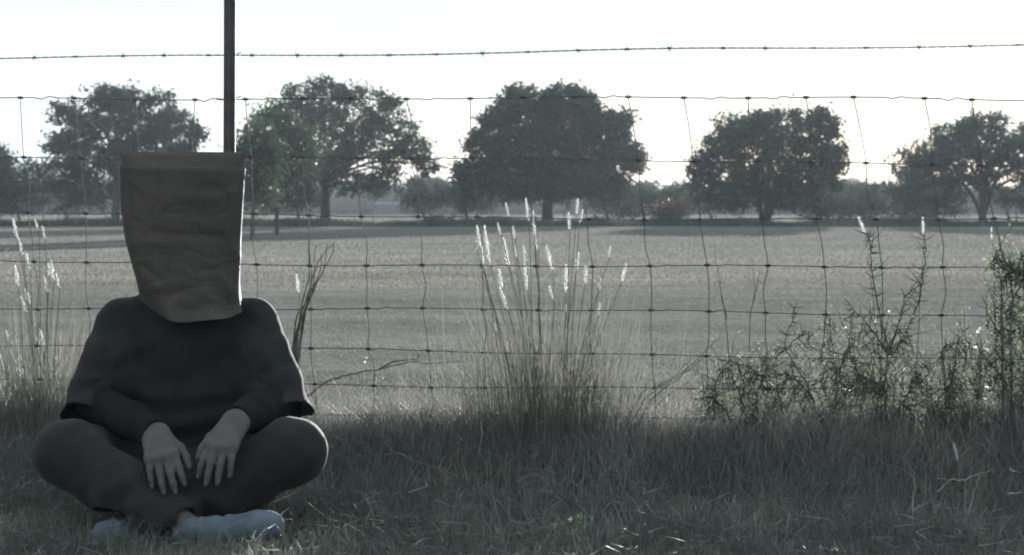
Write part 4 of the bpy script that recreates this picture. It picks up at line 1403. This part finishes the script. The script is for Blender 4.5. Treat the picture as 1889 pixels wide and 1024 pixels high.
shrub('tall forked thorny shrub whose bare spiny shoots rise above its leaves',
      [[(1645, 815), (1632, 720), (1637, 645), (1620, 565), (1608, 500), (1605, 455), (1599, 425)], [(1640, 650), (1660, 590), (1668, 550), (1690, 530), (1702, 524)],
       [(1650, 650), (1688, 575), (1702, 510), (1706, 468), (1706, 428)], [(1635, 650), (1602, 600), (1558, 552)], [(1640, 720), (1590, 690), (1565, 640)], [(1640, 780), (1690, 700), (1715, 660)]],
      [(1605, 630, 40, 40, 32), (1662, 635, 32, 40, 36), (1625, 700, 60, 48, 100), (1585, 740, 55, 50, 80), (1660, 760, 60, 45, 80)], 5.80, thorn=1.5)
shrub('low leafy thorny bush between the forked shrub and the tall right-hand shrub',
      [[(1760, 815), (1752, 730), (1765, 650), (1768, 615)], [(1755, 815), (1725, 740), (1700, 690)], [(1762, 815), (1800, 740), (1812, 690)], [(1740, 640), (1765, 632), (1800, 635)]],
      [(1742, 695, 48, 50, 70), (1772, 650, 24, 42, 32), (1795, 735, 42, 50, 70), (1715, 755, 50, 50, 80), (1765, 780, 60, 30, 60)], 5.80)
shrub('tallest leafy shrub, dense green, cut by the right edge of the picture',
      [[(1868, 830), (1864, 660), (1868, 560), (1862, 500), (1842, 448)], [(1852, 825), (1848, 620), (1846, 520), (1838, 470)], [(1880, 825), (1892, 640), (1890, 540), (1885, 470)], [(1866, 560), (1885, 520), (1905, 470)], [(1850, 620), (1828, 590), (1812, 545)], [(1855, 700), (1825, 670), (1806, 640)]],
      [(1846, 505, 22, 28, 36), (1868, 482, 26, 26, 36), (1870, 560, 26, 42, 50), (1855, 640, 34, 50, 90), (1850, 720, 50, 60, 120), (1890, 520, 24, 40, 50), (1900, 650, 34, 70, 100), (1890, 760, 60, 50, 110), (1832, 560, 12, 20, 14)], 5.76, thorn=.7, leaf=.0112)


# weeds with pale round seed heads
def puff_mesh(name, r, n, mat):
    mb = MB(); rr = np.random.default_rng(int(r * 1e5) + n)
    for _ in range(n):
        d = unit(rr.normal(0, 1, 3)); s = unit(np.cross(d, rr.normal(0, 1, 3)))
        mb.add([s * r * .12, -s * r * .12, d * r - s * r * .22, d * r + s * r * .22], [(0, 1, 2, 3)])
    return mb.mesh(name, mat)


PUFF = puff_mesh('seed_puff', .0055, 26, M['fluff'])


def puff_weed(label, lines, puffs, Y, mat='stem', group='weeds with pale round seed heads', r=.0013):
    root = stalks('seed_weed', label, 'weed', lines, Y, r, M[mat], group)
    for (px, py, s) in puffs:
        o = child('seed_puff', PUFF, root, P(px, py, Y + random.uniform(-.02, .02)), (random.random() * 3, 0, random.random() * 3), (s * .75, s * .75, s * .75))
    return root


puff_weed('weed with a few white round seed heads just left of the tallest shrub', [[(1812, 800), (1808, 700), (1804, 615)], [(1810, 720), (1803, 660), (1799, 640)], [(1811, 740), (1818, 680), (1822, 648)]],
          [(1804, 612, 1.2), (1808, 606, .9), (1799, 640, 1.1), (1822, 645, 1.2), (1784, 636, .8), (1872, 632, .9), (1870, 610, 1.0)], 5.74)
puff_weed('weed with scattered white seed specks inside the forked thorny shrub', [[(1655, 800), (1650, 720), (1662, 690)], [(1650, 720), (1640, 680), (1640, 662)], [(1652, 740), (1612, 640), (1616, 594)]],
          [(1668, 682, 1.2), (1640, 665, .9), (1616, 592, 1.3), (1570, 682, .8), (1588, 688, .7), (1560, 604, .8), (1640, 574, .8)], 5.78)
puff_weed('weed with tiny pale seed specks low in front of the large bluestem clump', [[(1010, 810), (1000, 760), (990, 735)], [(1020, 810), (1040, 770), (1052, 755)], [(1000, 815), (965, 770), (955, 750)]],
          [(x, y, rng.uniform(.5, .9)) for x, y in [(990, 738), (965, 752), (955, 768), (1010, 745), (1035, 762), (1052, 752), (1048, 770), (1060, 768), (980, 775), (1042, 728), (1068, 800), (1054, 795), (1075, 775), (940, 800), (1000, 778)]], 5.92)
puff_weed('short pale weed with tiny seed heads in lit grass right of the knee', [[(690, 800), (680, 720), (673, 672)], [(685, 760), (700, 720), (706, 700)]], [(673, 668, .9), (676, 660, .7), (706, 698, .7)], 6.35, 'straw')
# feathery tops that stand among the shrubs
def plume(label, line, head, Y):
    root = stalks('plume_grass', label, 'grass stalk', [line], Y, .0014, M['stem'], 'single feathery grass stalks')
    (x0, y0), (x1, y1) = head
    top, bot = P(x0, y0, Y), P(x1, y1, Y); d = Vector(top - bot); L = d.length * 1.05
    w = min(L, .055)
    child('seed_head', HEADS[1], root, bot, d.to_track_quat('Z', 'Y').to_euler(), (w, w, L))


plume('feathery grass stalk bending left above the forked thorny shrub', [(1625, 700), (1608, 520), (1597, 432)], ((1584, 402), (1597, 432)), 5.84)
plume('feathery grass stalk rising straight by the right shoot of the forked shrub', [(1690, 700), (1700, 520), (1704, 432)], ((1702, 402), (1704, 432)), 5.84)
plume('feathery grass stalk standing just left of the tallest shrub', [(1838, 700), (1834, 520), (1830, 442)], ((1829, 420), (1830, 442)), 5.84)
plume('lone feathery grass stalk near the dark dry stalk bundle', [(556, 760), (553, 600), (551, 540)], ((547, 508), (551, 540)), 6.25)
plume('low feathery stalk in the shade in front of the right-hand shrubs', [(1772, 960), (1770, 890), (1767, 850)], ((1760, 820), (1767, 850)), 5.35)
# pale dry stalks in the shade at lower right
stalks('dry_stalk', 'pale dry stalk with one side twig in the shade, lower right', 'dry stalk', [[(1684, 985), (1684, 940), (1688, 895), (1680, 872)], [(1684, 942), (1700, 932), (1713, 924)]], 5.05, .0012, M['straw'], 'pale dry stalks in the shade')
stalks('dry_stalk', 'pale branching dry stalk in the shade with twigs spreading sideways, lower right corner', 'dry stalk',
       [[(1782, 1000), (1782, 930), (1781, 882)], [(1781, 885), (1750, 884), (1722, 882)], [(1781, 885), (1800, 876), (1832, 868)], [(1784, 960), (1795, 915), (1806, 872)], [(1730, 908), (1745, 893), (1765, 882)]], 5.1, .0011, M['straw'], 'pale dry stalks in the shade')
stalks('dry_stalk', 'pale straw leaning out of the grass at the lower right corner', 'dry stalk', [[(1806, 1016), (1792, 985), (1780, 965)]], 4.9, .0018, M['straw'], 'pale dry stalks in the shade')
stalks('dry_stalk', 'short pale straws lying in the shade against the right edge of the picture', 'dry stalk', [[(1860, 910), (1875, 909), (1889, 908)], [(1862, 866), (1872, 870), (1884, 873)]], 5.2, .0018, M['straw'], 'pale dry stalks in the shade')
stalks('dry_stalk', 'pale bent straws in the grass just right of the sock', 'dry stalk', [[(636, 966), (665, 980), (690, 1000)], [(690, 968), (712, 988), (728, 1014)], [(728, 1012), (738, 985)]], 4.85, .0012, M['straw'], 'pale dry stalks in the shade')
stalks('dry_stalk', 'pale straw hanging in the bank grass left of the large bluestem clump', 'dry stalk', [[(884, 845), (888, 800), (884, 770), (870, 755)], [(800, 735), (815, 755), (838, 775)]], 5.80, .0016, M['straw'], 'pale dry stalks in the shade')


# small green herb at the bottom
def herb():
    Y = 4.92
    b = P(1072, 1012, Y)
    root = thing('green_herb', 'small bright green herb with tiny white flowers at the bottom edge', 'herb', (b[0], Y, float(gz(b[0], Y))))
    z0 = float(gz(b[0], Y))
    LV = []
    for (x0, y0) in [(1068, 955), (1050, 965), (1082, 972), (1060, 985), (1040, 990), (1078, 958), (1022, 972)]:
        top = P(x0, y0, Y + random.uniform(-.02, .02))
        bb = np.array((b[0] + random.uniform(-.012, .012), Y, z0))
        c = spline([bb, (bb + top) / 2 + rng.normal(0, .004, 3), top], 10)
        mb = MB(); mb.tube(c, np.linspace(.0014, .0007, 10), 4); obj('stem', mb.mesh('stem', M['herb']), root)
        for q in c[3:]:
            for _ in range(3):
                u = unit(rng.normal(0, 1, 3) + np.array((0, 0, .3))); w = unit(np.cross(u, rng.normal(0, 1, 3))); s = rng.uniform(.008, .017)
                LV.append((q, q + u * s * .5 + w * s * .28, q + u * s, q + u * s * .5 - w * s * .28))
    V = np.array(LV).reshape(-1, 3)
    obj('leaves', make_mesh('leaves', V, np.arange(len(V)).reshape(-1, 4), M['herb']), root, kind='stuff')
    me = puff_mesh('flower', .006, 14, M['petal'])
    for (px, py) in ((1069, 951), (1022, 969), (1052, 958)):
        child('flower', me, root, P(px, py, Y))


herb()
def litter():
    n = 2600
    x = rng.uniform(-2.2, 2.2, n); y = rng.uniform(4.4, 6.2, n)
    a = rng.uniform(0, 2 * np.pi, n); L = rng.uniform(.03, .14, n); w = rng.uniform(.0008, .0018, n)
    z = gz(x, y) + rng.uniform(.008, .05, n) * (1 + sstep(5.2, 5.8, y))
    t = rng.uniform(-.25, .25, n)
    A = np.stack((x, y, z), 1); D = np.stack((np.cos(a), np.sin(a), t), 1) * L[:, None]; S = np.stack((-np.sin(a), np.cos(a), np.zeros(n)), 1) * w[:, None]
    U = np.array((0, 0, 1.0)) * w[:, None]
    bend = np.stack((rng.normal(0, .12, n), rng.normal(0, .12, n), rng.uniform(-.1, .15, n)), 1) * L[:, None]
    V = np.stack((A - U, A + U, A + D * .5 + bend - S, A + D * .5 + bend + S, A + D), 1).reshape(-1, 3)
    f = np.array(((0, 1, 3), (0, 3, 2), (2, 3, 4)))
    Fc = (np.arange(n)[:, None, None] * 5 + f[None]).reshape(-1, 3)
    obj('dead_grass', make_mesh('dead_grass', V, Fc, M['bankg']), kind='stuff')


litter()
# loose tufts of longer grass in the verge
def verge_tufts():
    vs, fs, nb = [], [], 0
    for _ in range(150):
        x = rng.uniform(-1.5, 1.7); y = rng.uniform(4.55, 5.5)
        if -1.2 < x < -.4 and y > 4.78:
            continue
        V, Fc = tuft((x, y), 16, .018, .04, .12, .0032, .45, 'verge')
        vs.append(V); fs.append(Fc + nb); nb += len(V)
    obj('verge_tufts', make_mesh('verge_tufts', np.vstack(vs), np.vstack(fs), M['verge']), kind='stuff')
    # taller dry stems along the bank, thin and pale, some lit by the sun
    n = 2600
    x = rng.uniform(-2.4, 2.4, n); s = rng.normal(.02, .16, n)
    y = fence_y(x) + s
    h = rng.uniform(.10, .30, n) * (0.5 + .8 * vnoise(x, y * .3, 2.1, 7.0)) * (1 + .5 * sstep(.35, 1.1, x))
    V, Fc = blades(np.stack((x, y, gz(x, y) - .005), 1), h, rng.uniform(.0012, .0024, n), rng.uniform(.05, .8, n))
    obj('dry_bank_stems', make_mesh('dry_bank_stems', V, Fc, M['blue']), kind='stuff')


verge_tufts()


# ------------------------------------------------------------------ air
def haze():
    m = bpy.data.materials.new('haze_air'); m.use_nodes = True
    n, l = m.node_tree.nodes, m.node_tree.links; n.clear()
    out = n.new('ShaderNodeOutputMaterial'); v = n.new('ShaderNodeVolumePrincipled')
    v.inputs['Color'].default_value = (0.86, 0.93, 1.0, 1)
    v.inputs['Density'].default_value = HAZE
    v.inputs['Anisotropy'].default_value = 0.0
    l.new(v.outputs['Volume'], out.inputs['Volume'])
    mb = MB(); mb.box((-2700, -200, -1.6), (2700, 3200, 13.0))
    obj('haze', mb.mesh('haze', m), kind='stuff')


HAZE = 0.00032
haze()
